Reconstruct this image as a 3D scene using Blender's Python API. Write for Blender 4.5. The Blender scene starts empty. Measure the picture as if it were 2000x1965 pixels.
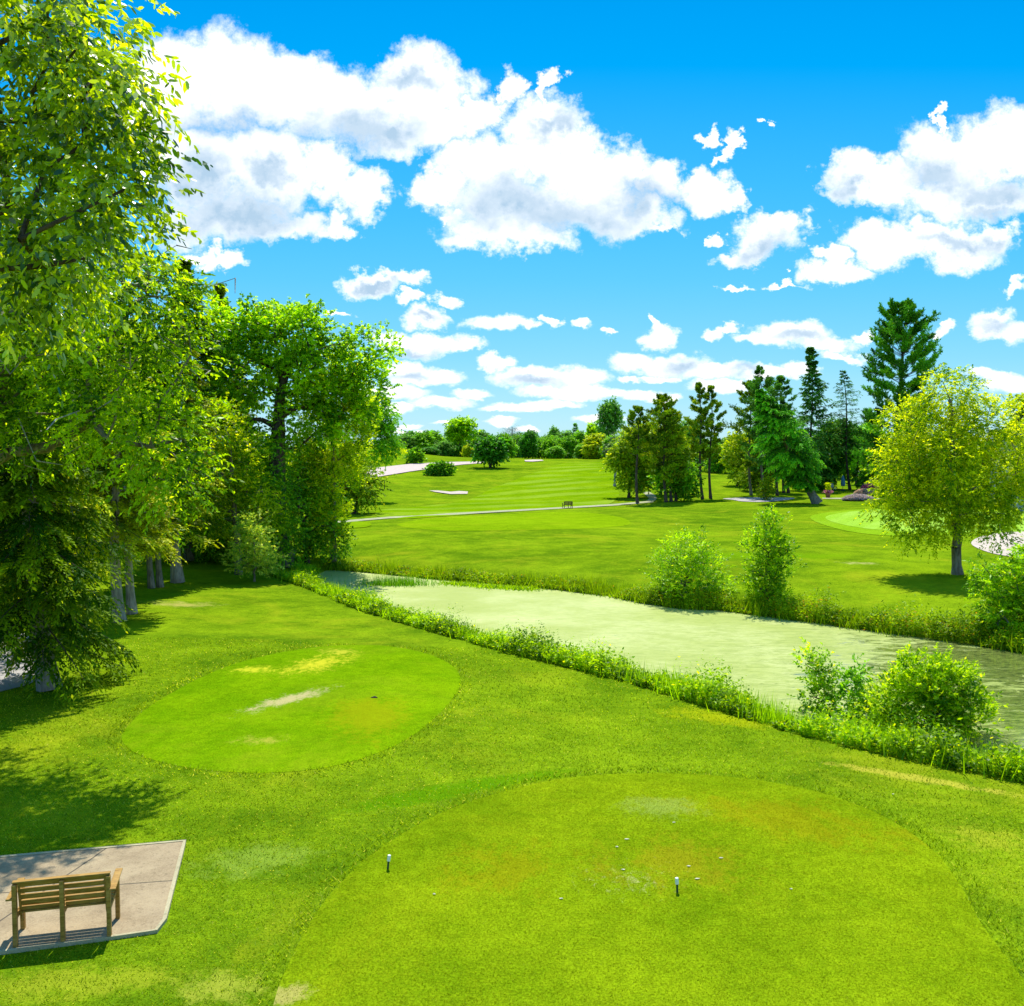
import bpy, math, random
import numpy as np
from mathutils import Vector, geometry

# ------------------------------------------------------------------ camera, sky, sun, exposure
SC = bpy.context.scene
COL = SC.collection
CAM_H, F, PITCH = 6.5, 1850.0, math.radians(3.02)      # photo is 2000 x 1965, focal length in photo pixels
cam = bpy.data.objects.new('camera', bpy.data.cameras.new('camera'))
COL.objects.link(cam)
cam.data.sensor_fit = 'HORIZONTAL'
cam.data.sensor_width = 36.0
cam.data.lens = 36.0 * F / 2000.0
cam.data.clip_start = 0.1
cam.data.clip_end = 6000.0
cam.location = (0, 0, CAM_H)
cam.rotation_euler = (math.pi / 2 - PITCH, 0, 0)
SC.camera = cam
SC.view_settings.view_transform = 'Standard'
SC.view_settings.look = 'None'
SC.view_settings.gamma = 1.0
SC.view_settings.exposure = 0.55
SC.cycles.max_bounces = 6
SC.cycles.diffuse_bounces = 4
SC.cycles.transmission_bounces = 3
SC.cycles.glossy_bounces = 2
SC.cycles.sample_clamp_indirect = 6.0

SUN_EL, SUN_AZ = math.radians(61), math.radians(2)
sun = bpy.data.objects.new('sun', bpy.data.lights.new('sun', 'SUN'))
COL.objects.link(sun)
sun.data.energy = 4.7
sun.data.angle = math.radians(0.5)
sun.data.color = (1.0, 0.96, 0.86)
sd = Vector((math.sin(SUN_AZ) * math.cos(SUN_EL), math.cos(SUN_AZ) * math.cos(SUN_EL), math.sin(SUN_EL)))
sun.rotation_euler = sd.to_track_quat('Z', 'Y').to_euler()
sun.location = (0, 60, 80)

def ray(px, py):
    u = (px - 1000.0) / F; v = (982.5 - py) / F
    c, s = math.cos(PITCH), math.sin(PITCH)
    return (u, c + v * s, v * c - s)                    # right, forward, up

def uv(px, py):
    r = ray(px, py)
    return r[0] / r[1], r[2] / r[1]

class NT:
    """small helper for node trees"""
    def __init__(s, nt): s.nt = nt; s.n = nt.nodes; s.l = nt.links
    def new(s, t, **k):
        n = s.n.new(t)
        for a, b in k.items(): setattr(n, a, b)
        return n
    def put(s, sock, v):
        if isinstance(v, bpy.types.NodeSocket): s.l.new(v, sock)
        elif v is not None: sock.default_value = v
    def math(s, op, a, b=None, c=None, clamp=False):
        n = s.new('ShaderNodeMath', operation=op); n.use_clamp = clamp
        for i, v in enumerate((a, b, c)): s.put(n.inputs[i], v)
        return n.outputs[0]
    def vmath(s, op, a, b=None):
        n = s.new('ShaderNodeVectorMath', operation=op)
        s.put(n.inputs[0], a); s.put(n.inputs[1], b)
        return n.outputs[0]
    def mix(s, f, a, b, bt='MIX'):
        n = s.new('ShaderNodeMix', data_type='RGBA', blend_type=bt)
        s.put(n.inputs[0], f); s.put(n.inputs[6], a); s.put(n.inputs[7], b)
        return n.outputs[2]
    def noise(s, vec, scale, detail=4, rough=0.55, dist=0.0, col=False):
        n = s.new('ShaderNodeTexNoise')
        if vec is not None: s.l.new(vec, n.inputs['Vector'])
        n.inputs['Scale'].default_value = scale; n.inputs['Detail'].default_value = detail
        n.inputs['Roughness'].default_value = rough; n.inputs['Distortion'].default_value = dist
        return n.outputs[1 if col else 0]
    def smooth(s, v, a, b, lo=0.0, hi=1.0):
        n = s.new('ShaderNodeMapRange', interpolation_type='SMOOTHSTEP')
        s.put(n.inputs[0], v)
        for i, q in zip((1, 2, 3, 4), (a, b, lo, hi)): s.put(n.inputs[i], q)
        return n.outputs[0]
    def mapping(s, vec, loc=(0, 0, 0), rot=(0, 0, 0), scale=(1, 1, 1), vt='POINT'):
        n = s.new('ShaderNodeMapping', vector_type=vt)
        s.l.new(vec, n.inputs['Vector'])
        n.inputs['Location'].default_value = loc; n.inputs['Rotation'].default_value = rot
        n.inputs['Scale'].default_value = scale
        return n.outputs[0]

def rgb(r, g, b): return (r, g, b, 1.0)

def build_world():
    w = bpy.data.worlds.new('World'); SC.world = w; w.use_nodes = True
    t = NT(w.node_tree); t.n.clear()
    out = t.new('ShaderNodeOutputWorld'); bg = t.new('ShaderNodeBackground')
    t.l.new(bg.outputs[0], out.inputs[0])
    bg.inputs[1].default_value = 0.12
    sky = t.new('ShaderNodeTexSky', sky_type='NISHITA')
    sky.sun_disc = False; sky.sun_elevation = SUN_EL; sky.sun_rotation = SUN_AZ
    sky.air_density = 1.0; sky.dust_density = 0.3; sky.ozone_density = 1.5
    tc = t.new('ShaderNodeTexCoord')
    sep = t.new('ShaderNodeSeparateXYZ'); t.l.new(tc.outputs['Generated'], sep.inputs[0])
    x, y, z = sep.outputs
    ay = t.math('MAXIMUM', t.math('ABSOLUTE', y), 0.08)
    U = t.math('DIVIDE', x, ay); V = t.math('DIVIDE', z, ay)
    cb = t.new('ShaderNodeCombineXYZ'); t.l.new(U, cb.inputs[0]); t.l.new(V, cb.inputs[1])
    P = cb.outputs[0]
    # clouds shrink towards the horizon, so the cloud detail does too
    amp = t.smooth(V, 0.0, 0.26, 0.25, 1.0)
    cs = t.new('ShaderNodeCombineXYZ')
    t.l.new(U, cs.inputs[0]); t.l.new(t.math('POWER', t.math('MAXIMUM', V, 0.002), 0.75), cs.inputs[1])
    PN = cs.outputs[0]
    wv = t.noise(PN, 12.0, 6, 0.62, col=True)
    wv2 = t.vmath('SUBTRACT', wv, (0.5, 0.5, 0.5))
    sc = t.new('ShaderNodeVectorMath', operation='SCALE')
    t.l.new(wv2, sc.inputs[0]); t.l.new(t.math('MULTIPLY', amp, 0.085), sc.inputs['Scale'])
    wb = t.noise(PN, 48.0, 5, 0.62, col=True)
    wb2 = t.vmath('SUBTRACT', wb, (0.5, 0.5, 0.5))
    sc2 = t.new('ShaderNodeVectorMath', operation='SCALE')
    t.l.new(wb2, sc2.inputs[0]); t.l.new(t.math('MULTIPLY', amp, 0.034), sc2.inputs['Scale'])
    PW = t.vmath('ADD', t.vmath('ADD', P, sc.outputs[0]), sc2.outputs[0])
    def field(vec, items, k=1.0):
        cur = None
        for (cx, cy, rx, ry) in items:
            rx, ry = rx * k, ry * k
            a, b = uv(cx, cy)
            m = t.mapping(vec, (a, b, 0), (0, 0, 0), (rx / F, ry / F, 1), 'TEXTURE')
            g = t.new('ShaderNodeTexGradient', gradient_type='SPHERICAL'); t.l.new(m, g.inputs[0])
            cur = g.outputs[1] if cur is None else t.math('MAXIMUM', cur, g.outputs[1])
        return cur
    big = [(330,150,125,105),(300,230,120,80),(450,170,150,115),(560,190,130,80),(660,210,170,95),(820,170,120,90),(850,240,110,65),
           (770,250,130,55),(930,215,60,50),(990,175,36,44),(1085,165,32,22),(1060,190,20,30),
           (400,330,140,105),(520,330,140,100),(440,420,180,62),(560,440,110,36),(640,340,70,70),(705,370,62,62),(660,440,45,36),
           (1060,255,110,70),(960,320,130,70),(1100,310,100,75),(1190,345,105,75),(1290,350,65,60),(850,360,80,48),(1000,400,180,85),(1150,400,170,72),
           (1020,468,110,45),(960,455,110,40),(1240,420,100,44),(1390,370,82,44),(1440,385,40,36),
           (1660,345,65,58),(1740,355,80,55),(1860,320,130,90),(1960,290,110,90),(1900,390,190,62),(1500,465,100,52),(1450,490,90,24),(1545,445,60,34),
           (1620,500,44,24),(1760,480,140,58),(1850,490,130,56),(1700,470,80,50),(1930,475,60,34),(1640,535,88,30)]
    small = [(395,490,48,22),(440,510,50,26),(735,545,90,28),(790,540,62,22),(700,548,50,16),(810,578,34,14),(870,576,34,18),(838,618,52,30),(970,628,82,28),(1030,630,34,18),
           (1080,622,20,14),(1136,628,32,14),(1194,641,18,10),(1286,655,40,26),(1278,628,10,20),(1386,655,26,16),(1424,645,40,14),(1545,655,90,34),(1600,668,80,22),(1490,668,80,18),(1680,655,34,14),
           (1935,625,60,36),(1990,640,60,30),(1840,638,26,14),(655,602,34,8),(835,672,105,28),(780,665,80,26),(900,680,60,16),(800,725,64,30),(860,738,60,20),(760,770,90,20),(968,712,50,16),
           (1040,735,110,24),(1130,735,70,26),(1090,762,100,18),(1130,770,90,16),(1310,710,100,26),(1240,705,60,26),(1390,725,90,22),(800,745,60,16),(920,772,50,13),
           (860,790,80,16),(1030,795,90,12),(1080,790,70,12),(980,802,60,9),(770,800,50,12),(1240,770,90,14),(1300,778,50,10),(1410,755,80,18),(1500,730,100,18),(1560,722,50,18),
           (1930,728,60,16),(1990,745,90,26),(1395,265,18,18),(1424,295,16,30),(1489,250,16,8),(1850,235,14,26),(1985,565,30,18),(1430,555,50,8),(980,824,40,9),(1030,838,30,6),
           (800,832,40,6),(880,828,40,5),(805,842,50,6),(1170,820,60,10),(1640,690,60,12),(1225,738,30,10),(1290,735,60,9),(1540,560,60,7),(880,420,46,16),(1290,440,40,14),(1385,455,20,12)]
    fb = field(PW, big)
    fs = t.math('MULTIPLY', field(PW, small), 0.9)
    f = t.math('MAXIMUM', fb, fs)
    fine = t.noise(PN, 55.0, 9, 0.72)
    fk = t.math('MULTIPLY', t.smooth(f, 0.0, 0.10), 0.70)
    f2 = t.math('ADD', f, t.math('MULTIPLY', t.math('SUBTRACT', fine, 0.5), fk))
    alpha = t.math('POWER', t.smooth(f2, 0.02, 0.55), 0.85)
    # overhead and behind the camera: bright clouds added out of view as fill light
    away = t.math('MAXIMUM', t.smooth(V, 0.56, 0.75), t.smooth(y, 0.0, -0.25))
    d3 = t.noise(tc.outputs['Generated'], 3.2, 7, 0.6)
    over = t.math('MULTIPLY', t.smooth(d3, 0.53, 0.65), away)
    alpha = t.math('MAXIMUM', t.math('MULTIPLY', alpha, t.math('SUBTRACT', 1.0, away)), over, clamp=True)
    # grey undersides of the thick clouds (shade painted in as soft ellipses)
    sh = field(PW, [(440,250,170,46),(700,255,160,46),(800,165,60,26),(470,410,190,66),(390,350,90,50),(520,345,60,30),(1090,420,230,58),(1000,400,150,62),(1270,385,85,42),(1080,250,70,24),
                    (1490,485,75,34),(1860,485,110,24),(1830,350,100,42),(1650,355,38,36),(1950,380,90,40),(1940,420,70,20),(738,550,60,14),(840,618,30,14),(800,685,60,10),(800,738,40,12),(1330,713,40,16),(1560,662,60,14),(1950,630,50,16),(1040,742,70,10),(1460,725,50,10)], 1.4)
    shn = t.math('ADD', sh, t.math('MULTIPLY', t.math('SUBTRACT', t.noise(PN, 20.0, 6, 0.55), 0.5), 0.8))
    shade = t.smooth(shn, -0.05, 0.95, 0.0, 1.0)
    body = t.smooth(t.noise(PN, 30.0, 5, 0.6), 0.42, 0.78, 0.0, 0.42)
    shade = t.math('ADD', t.math('MULTIPLY', shade, 0.85), t.math('MULTIPLY', body, t.smooth(f2, 0.3, 0.8)), clamp=True)
    shade = t.math('MULTIPLY', shade, t.math('SUBTRACT', 1.0, away))
    lit = t.mix(away, rgb(7.6, 7.7, 7.8), rgb(9.0, 9.0, 9.0))  # the added fill clouds are brighter than the visible ones
    cloud = t.mix(shade, lit, rgb(2.7, 3.8, 4.9))
    # clear air: saturated nishita blue, paler low down
    hs = t.new('ShaderNodeHueSaturation'); hs.inputs['Saturation'].default_value = 1.8
    hs.inputs['Hue'].default_value = 0.492
    t.l.new(sky.outputs[0], hs.inputs['Color'])
    el = t.smooth(V, 0.0, 0.5)
    rp = t.new('ShaderNodeValToRGB')
    e = rp.color_ramp.elements
    e[0].position = 0.0; e[0].color = rgb(0.40, 0.74, 0.90)
    e[1].position = 1.0; e[1].color = rgb(0.0, 0.295, 0.80)
    for p_, c_ in ((0.20, rgb(0.20, 0.61, 0.92)), (0.36, rgb(0.115, 0.55, 0.93)), (0.56, rgb(0.055, 0.47, 0.93)), (0.80, rgb(0.0, 0.365, 0.88))):
        q = e.new(p_); q.color = c_
    t.l.new(t.math('MULTIPLY', V, 2.0, clamp=True), rp.inputs[0])
    air = t.mix(1.0, rp.outputs[0], rgb(6.3, 6.3, 6.3), 'MULTIPLY')
    clear = t.mix(0.85, hs.outputs[0], air)
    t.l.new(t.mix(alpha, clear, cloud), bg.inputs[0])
build_world()

# ------------------------------------------------------------------ generic helpers
def RNG(seed): return np.random.default_rng(seed)

def tag(o, label=None, cat=None, group=None, kind=None):
    if label: o['label'] = label
    if cat: o['category'] = cat
    if group: o['group'] = group
    if kind: o['kind'] = kind
    return o

def empty(name, loc, rz=0.0):
    o = bpy.data.objects.new(name, None); COL.objects.link(o)
    o.location = loc; o.rotation_euler = (0, 0, rz); o.empty_display_size = 0.3
    return o

def mesh_np(name, V, Fc, mat, parent=None, tint=None, smooth=False, vattr=None):
    """V (n,3), Fc (m,k) ints; tint one float per face"""
    me = bpy.data.meshes.new(name)
    V = np.ascontiguousarray(V, dtype=np.float32); Fc = np.ascontiguousarray(Fc, dtype=np.int32)
    m, k = Fc.shape
    me.vertices.add(len(V)); me.vertices.foreach_set('co', V.ravel())
    me.loops.add(m * k); me.loops.foreach_set('vertex_index', Fc.ravel())
    me.polygons.add(m)
    me.polygons.foreach_set('loop_start', np.arange(0, m * k, k, dtype=np.int32))
    me.polygons.foreach_set('loop_total', np.full(m, k, dtype=np.int32))
    if smooth: me.polygons.foreach_set('use_smooth', np.ones(m, dtype=bool))
    me.update(calc_edges=True)
    if tint is not None:
        a = me.attributes.new('tint', 'FLOAT', 'FACE'); a.data.foreach_set('value', np.asarray(tint, dtype=np.float32))
    for nm, arr in (vattr or {}).items():
        a = me.attributes.new(nm, 'FLOAT', 'POINT'); a.data.foreach_set('value', np.asarray(arr, dtype=np.float32))
    me.materials.append(mat)
    o = bpy.data.objects.new(name, me); COL.objects.link(o)
    if parent is not None: o.parent = parent
    return o

def trunk_np(v, f, mat, root, dead=None, ntrunk=None):
    if dead is None:
        o = mesh_np('trunk', v, f, mat, root, smooth=True)
        if ntrunk:
            o.data.materials.append(M['bark_dark']); mi = np.zeros(len(f), dtype=np.int32); mi[ntrunk:] = 1
            o.data.polygons.foreach_set('material_index', mi)
        return o
    v2, f2 = dead
    o = mesh_np('trunk', np.concatenate([v, v2]), np.concatenate([f, f2 + len(v)]), mat, root, smooth=True)
    o.data.materials.append(M['dead'])
    mi = np.zeros(len(f) + len(f2), dtype=np.int32); mi[len(f):] = 1
    if ntrunk: o.data.materials.append(M['bark_dark']); mi[ntrunk:len(f)] = 2
    o.data.polygons.foreach_set('material_index', mi)
    return o

class MB:
    """collects simple solids, linked as one mesh object"""
    def __init__(s): s.v = []; s.f = []
    def add(s, vs, fs):
        k = len(s.v); s.v += [tuple(v) for v in vs]; s.f += [tuple(i + k for i in f) for f in fs]
    def box(s, c, size, rx=0.0, rz=0.0, ry=0.0):
        from mathutils import Euler
        R = Euler((rx, ry, rz)).to_matrix(); hx, hy, hz = [q / 2 for q in size]
        vs = [Vector(c) + R @ Vector((a * hx, b * hy, d * hz)) for d in (-1, 1) for a, b in ((-1, -1), (1, -1), (1, 1), (-1, 1))]
        s.add(vs, [(0, 3, 2, 1), (4, 5, 6, 7), (0, 1, 5, 4), (1, 2, 6, 5), (2, 3, 7, 6), (3, 0, 4, 7)])
    def tube(s, pts, rad, n=10, cap=True):
        pts = [Vector(p) for p in pts]
        if not hasattr(rad, '__len__'): rad = [rad] * len(pts)
        k = len(s.v); prev = None
        for i, p in enumerate(pts):
            d = (pts[min(i + 1, len(pts) - 1)] - pts[max(i - 1, 0)]).normalized()
            a = d.orthogonal().normalized() if prev is None else (prev - d * prev.dot(d)).normalized()
            prev = a; b = d.cross(a)
            for j in range(n):
                t = 2 * math.pi * j / n
                s.v.append(tuple(p + (a * math.cos(t) + b * math.sin(t)) * rad[i]))
        for i in range(len(pts) - 1):
            for j in range(n):
                j2 = (j + 1) % n
                s.f.append((k + i * n + j, k + i * n + j2, k + (i + 1) * n + j2, k + (i + 1) * n + j))
        if cap:
            s.f.append(tuple(k + j for j in reversed(range(n)))); e = k + (len(pts) - 1) * n
            s.f.append(tuple(e + j for j in range(n)))
    def build(s, name, mat, parent=None, bevel=0.0, smooth=False, loc=None, rz=None):
        me = bpy.data.meshes.new(name); me.from_pydata(s.v, [], s.f); me.update()
        me.materials.append(mat)
        if smooth: me.polygons.foreach_set('use_smooth', [True] * len(me.polygons))
        o = bpy.data.objects.new(name, me); COL.objects.link(o)
        if parent is not None: o.parent = parent
        if loc is not None: o.location = loc
        if rz is not None: o.rotation_euler = (0, 0, rz)
        if bevel:
            b = o.modifiers.new('bevel', 'BEVEL'); b.width = bevel; b.segments = 2; b.limit_method = 'ANGLE'
        return o

# ------------------------------------------------------------------ terrain height
def inpoly(x, y, poly):
    x = np.asarray(x, float); y = np.asarray(y, float)
    ins = np.zeros(x.shape, bool); n = len(poly)
    for i in range(n):
        x0, y0 = poly[i]; x1, y1 = poly[(i + 1) % n]
        if y0 == y1: continue
        c = ((y0 > y) != (y1 > y)) & (x < (x1 - x0) * (y - y0) / (y1 - y0) + x0)
        ins ^= c
    return ins

def sdf(x, y, poly):
    """signed distance, negative inside"""
    x = np.asarray(x, float); y = np.asarray(y, float)
    d = np.full(x.shape, 1e18)
    n = len(poly)
    for i in range(n):
        ax, ay = poly[i]; bx, by = poly[(i + 1) % n]
        ex, ey = bx - ax, by - ay; L = ex * ex + ey * ey + 1e-12
        t = np.clip(((x - ax) * ex + (y - ay) * ey) / L, 0, 1)
        d = np.minimum(d, (x - ax - t * ex) ** 2 + (y - ay - t * ey) ** 2)
    d = np.sqrt(d)
    return np.where(inpoly(x, y, poly), -d, d)

def sstep(a, b, x):
    t = np.clip((x - a) / (b - a), 0, 1); return t * t * (3 - 2 * t)

def at_z(px, py, z):
    r = ray(px, py); k = (z - CAM_H) / r[2]
    return (r[0] * k, r[1] * k)

WATER = -1.0
far_px = [(640,1113),(700,1116),(850,1131),(1000,1143),(1100,1152),(1200,1166),(1260,1178),(1330,1188),(1410,1192),(1500,1204),(1620,1220),(1750,1238),(1900,1258),(2000,1275),(2300,1330),(2700,1420)]
near_px = [(520,1122),(600,1150),(700,1192),(800,1222),(900,1250),(1000,1278),(1100,1302),(1250,1340),(1400,1388),(1600,1446),(1800,1490),(2000,1530),(2300,1600),(2600,1680)]
far_shore = [at_z(a, b, WATER) for a, b in far_px]
near_edge = [at_z(a, b, -0.35) for a, b in near_px]
near_shore = []
for i, (x, y) in enumerate(near_edge):
    a = near_edge[max(i - 1, 0)]; b = near_edge[min(i + 1, len(near_edge) - 1)]
    tx, ty = b[0] - a[0], b[1] - a[1]; L = math.hypot(tx, ty)
    nx, ny = -ty / L, tx / L
    if ny < 0: nx, ny = -nx, -ny
    near_shore.append((x + nx * 1.9, y + ny * 1.9))
POND = near_shore + list(reversed(far_shore))

def height(x, y, fine=True):
    x = np.asarray(x, float); y = np.asarray(y, float)
    h = 4.9 * sstep(128, 275, y) * (1 - 0.75 * sstep(38, 120, x - (y - 200) * 0.10))
    h = h + 3.6 * np.exp(-(((x + 52) / 22) ** 2 + ((y - 290) / 70) ** 2))
    h = h + 1.0 * np.exp(-(((x + 30) / 16) ** 2 + ((y - 165) / 22) ** 2))
    h = h - 0.7 * np.exp(-(((x + 20) / 14) ** 2 + ((y - 150) / 9) ** 2)) * (y < 400)
    h = h + 0.10 * np.sin(x * 0.21 + 1.3) * np.sin(y * 0.17 + 0.4) * sstep(14, 40, y) + 0.22 * np.sin(x * 0.06 + y * 0.035) * sstep(40, 90, y)
    h = h + 14 * sstep(500, 1400, y) * 0
    near = (x > -35) & (x < 60) & (y > 0) & (y < 80)
    if near.any():
        d = np.full(x.shape, 50.0)
        if x.ndim == 0: d = sdf(x, y, POND)
        else: d[near] = sdf(x[near], y[near], POND)
        b = -1.35 + 0.35 * sstep(-1.6, 0.0, d) + 0.65 * sstep(0.0, 2.0, d)
        h = np.where(d < 2.0, b, -0.35 * (1 - sstep(2.0, 11.0, d)) + h * sstep(2.0, 8.0, d))
    return h

def axis(segs):
    a = []
    for (s, e, st) in segs:
        n = max(1, int(round((e - s) / st))); a += list(np.linspace(s, e, n, endpoint=False))
    return np.array(a + [segs[-1][1]])
GX = axis([(-2500, -900, 200), (-900, -240, 40), (-240, -80, 6), (-80, -30, 1.6), (-30, 30, 0.5), (30, 80, 1.3), (80, 240, 6), (240, 900, 40), (900, 2500, 200)])
GY = axis([(-400, -60, 40), (-60, 0, 4), (0, 8, 1), (8, 64, 0.5), (64, 130, 1.2), (130, 360, 2.5), (360, 700, 20), (700, 3200, 150)])
XX, YY = np.meshgrid(GX, GY)
ZZ = height(XX, YY)

def zt(x, y):
    """height of the terrain mesh (bilinear)"""
    x = np.asarray(x, float); y = np.asarray(y, float)
    i = np.clip(np.searchsorted(GX, x) - 1, 0, len(GX) - 2); j = np.clip(np.searchsorted(GY, y) - 1, 0, len(GY) - 2)
    u = (x - GX[i]) / (GX[i + 1] - GX[i]); v = (y - GY[j]) / (GY[j + 1] - GY[j])
    return (ZZ[j, i] * (1 - u) * (1 - v) + ZZ[j, i + 1] * u * (1 - v) + ZZ[j + 1, i] * (1 - u) * v + ZZ[j + 1, i + 1] * u * v)

def ground(px, py, z=0.0):
    """where the sight line through a photo pixel meets the terrain"""
    r = ray(px, py); r = (r[0] / r[1], r[2] / r[1])
    Y = np.concatenate([np.arange(4, 60, 0.25), np.arange(60, 700, 0.5)])
    d = (CAM_H + r[1] * Y) - (zt(r[0] * Y, Y) + z)
    k = np.argmax(d < 0) if (d < 0).any() else len(Y) - 1
    if k == 0: k = 1
    a, b = d[k - 1], d[k]; t = a / (a - b) if a != b else 0
    y = Y[k - 1] + (Y[k] - Y[k - 1]) * min(max(t, 0), 1)
    return (r[0] * y, y)

def P(px, py, Y):
    """world point seen at a photo pixel, at distance Y"""
    r = ray(px, py); return Vector((r[0] / r[1] * Y, Y, CAM_H + r[2] / r[1] * Y))

# ------------------------------------------------------------------ materials
def new_mat(name):
    m = bpy.data.materials.new(name); m.use_nodes = True
    t = NT(m.node_tree); t.n.clear()
    out = t.new('ShaderNodeOutputMaterial')
    return m, t, out

def principled(t, out, color, rough=0.8, spec=0.3, normal=None, **kw):
    b = t.new('ShaderNodeBsdfPrincipled')
    t.put(b.inputs['Base Color'], color); t.put(b.inputs['Roughness'], rough)
    b.inputs['Specular IOR Level'].default_value = spec
    if normal is not None: t.l.new(normal, b.inputs['Normal'])
    for k, v in kw.items(): t.put(b.inputs[k], v)
    if out is not None: t.l.new(b.outputs[0], out.inputs[0])
    return b

def bump(t, h, strength=0.3, dist=0.02):
    b = t.new('ShaderNodeBump'); b.inputs['Strength'].default_value = strength; b.inputs['Distance'].default_value = dist
    t.l.new(h, b.inputs['Height']); return b.outputs[0]

def m_plain(name, c, rough=0.6, spec=0.3, var=0.15, scale=30.0, metallic=0.0):
    m, t, out = new_mat(name)
    tc = t.new('ShaderNodeTexCoord')
    n = t.noise(tc.outputs['Object'], scale, 5, 0.6)
    col = t.mix(t.smooth(n, 0.3, 0.7), rgb(*[q * (1 - var) for q in c]), rgb(*[min(1, q * (1 + var)) for q in c]))
    principled(t, out, col, rough, spec, bump(t, n, 0.15, 0.01), Metallic=metallic)
    return m

def m_leaf(name, a, b, transl=0.35, rough=0.45, spec=0.4, c=None, tscale=1.3, gain=(2.9, 2.75, 0.6), glo=0.4):
    """tint 0..1 picks between two (or three) leaf colours"""
    a, b, c = [None if q is None else tuple(min(0.8, u * g) for u, g in zip(q, gain)) for q in (a, b, c)]
    spec *= glo
    m, t, out = new_mat(name)
    at = t.new('ShaderNodeAttribute', attribute_name='tint')
    rp = t.new('ShaderNodeValToRGB'); e = rp.color_ramp.elements
    e[0].color = rgb(*[q * 0.6 for q in a]); e[1].color = rgb(*[min(.85, q * 1.12) for q in b]); e[0].position = 0.05; e[1].position = 0.9
    if c is not None:
        q = e.new(0.985); q.color = rgb(*c)
    t.l.new(at.outputs['Fac'], rp.inputs[0])
    pb = principled(t, None, rp.outputs[0], rough, spec)
    tr = t.new('ShaderNodeBsdfTranslucent')
    g = t.mix(1.0, rp.outputs[0], rgb(tscale * 1.2, tscale * 1.12, tscale * 0.5), 'MULTIPLY'); t.l.new(g, tr.inputs[0])
    ms = t.new('ShaderNodeMixShader'); ms.inputs[0].default_value = min(0.64, transl * 1.2)
    t.l.new(pb.outputs[0], ms.inputs[1]); t.l.new(tr.outputs[0], ms.inputs[2]); t.l.new(ms.outputs[0], out.inputs[0])
    return m

def m_bark(name, a, b, scale=8.0):
    m, t, out = new_mat(name)
    tc = t.new('ShaderNodeTexCoord')
    v = t.mapping(tc.outputs['Object'], scale=(scale, scale, scale * 0.22))
    n = t.noise(v, 1.0, 6, 0.65); n2 = t.noise(tc.outputs['Object'], 1.7, 3)
    col = t.mix(t.smooth(n, 0.35, 0.65), rgb(*a), rgb(*b))
    col = t.mix(t.smooth(n2, 0.45, 0.7, 0, 0.4), col, rgb(*[q * 0.6 for q in a]))
    principled(t, out, col, 0.9, 0.15, bump(t, n, 0.9, 0.05))
    return m

def world_xy(t):
    g = t.new('ShaderNodeNewGeometry'); return g.outputs['Position']

def grass_color(t, lo, hi, dry, dry_amt=0.35, stretch=(1, 1, 1)):
    p = world_xy(t)
    pm = t.mapping(p, scale=stretch)
    n1 = t.noise(pm, 0.07, 4, 0.6); n2 = t.noise(pm, 0.5, 5, 0.65); n3 = t.noise(p, 5.0, 5, 0.7); n4 = t.noise(p, 42.0, 3, 0.7)
    s = t.math('ADD', t.math('MULTIPLY', n1, 0.34), t.math('ADD', t.math('MULTIPLY', n2, 0.34), t.math('ADD', t.math('MULTIPLY', n3, 0.2), t.math('MULTIPLY', n4, 0.22))))
    col = t.mix(t.smooth(s, 0.42, 0.68), rgb(*lo), rgb(*hi))
    n6 = t.math('ADD', t.math('MULTIPLY', t.noise(p, 26.0, 6, 0.85), 0.80), t.math('MULTIPLY', t.noise(p, 3.1, 6, 0.75), 0.20))
    gr = t.smooth(n6, 0.38, 0.62, 0.60, 1.36)
    gv = t.new('ShaderNodeCombineXYZ')
    for q_ in range(3): t.l.new(gr, gv.inputs[q_])
    col = t.mix(1.0, col, gv.outputs[0], 'MULTIPLY')
    d = t.smooth(t.math('ADD', t.math('MULTIPLY', t.noise(pm, 0.16, 6, 0.7, 0.6), 0.75), t.math('MULTIPLY', n4, 0.25)), 0.50, 0.66, 0.0, dry_amt)
    return t.mix(d, col, rgb(*dry)), n3, n4, p

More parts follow.
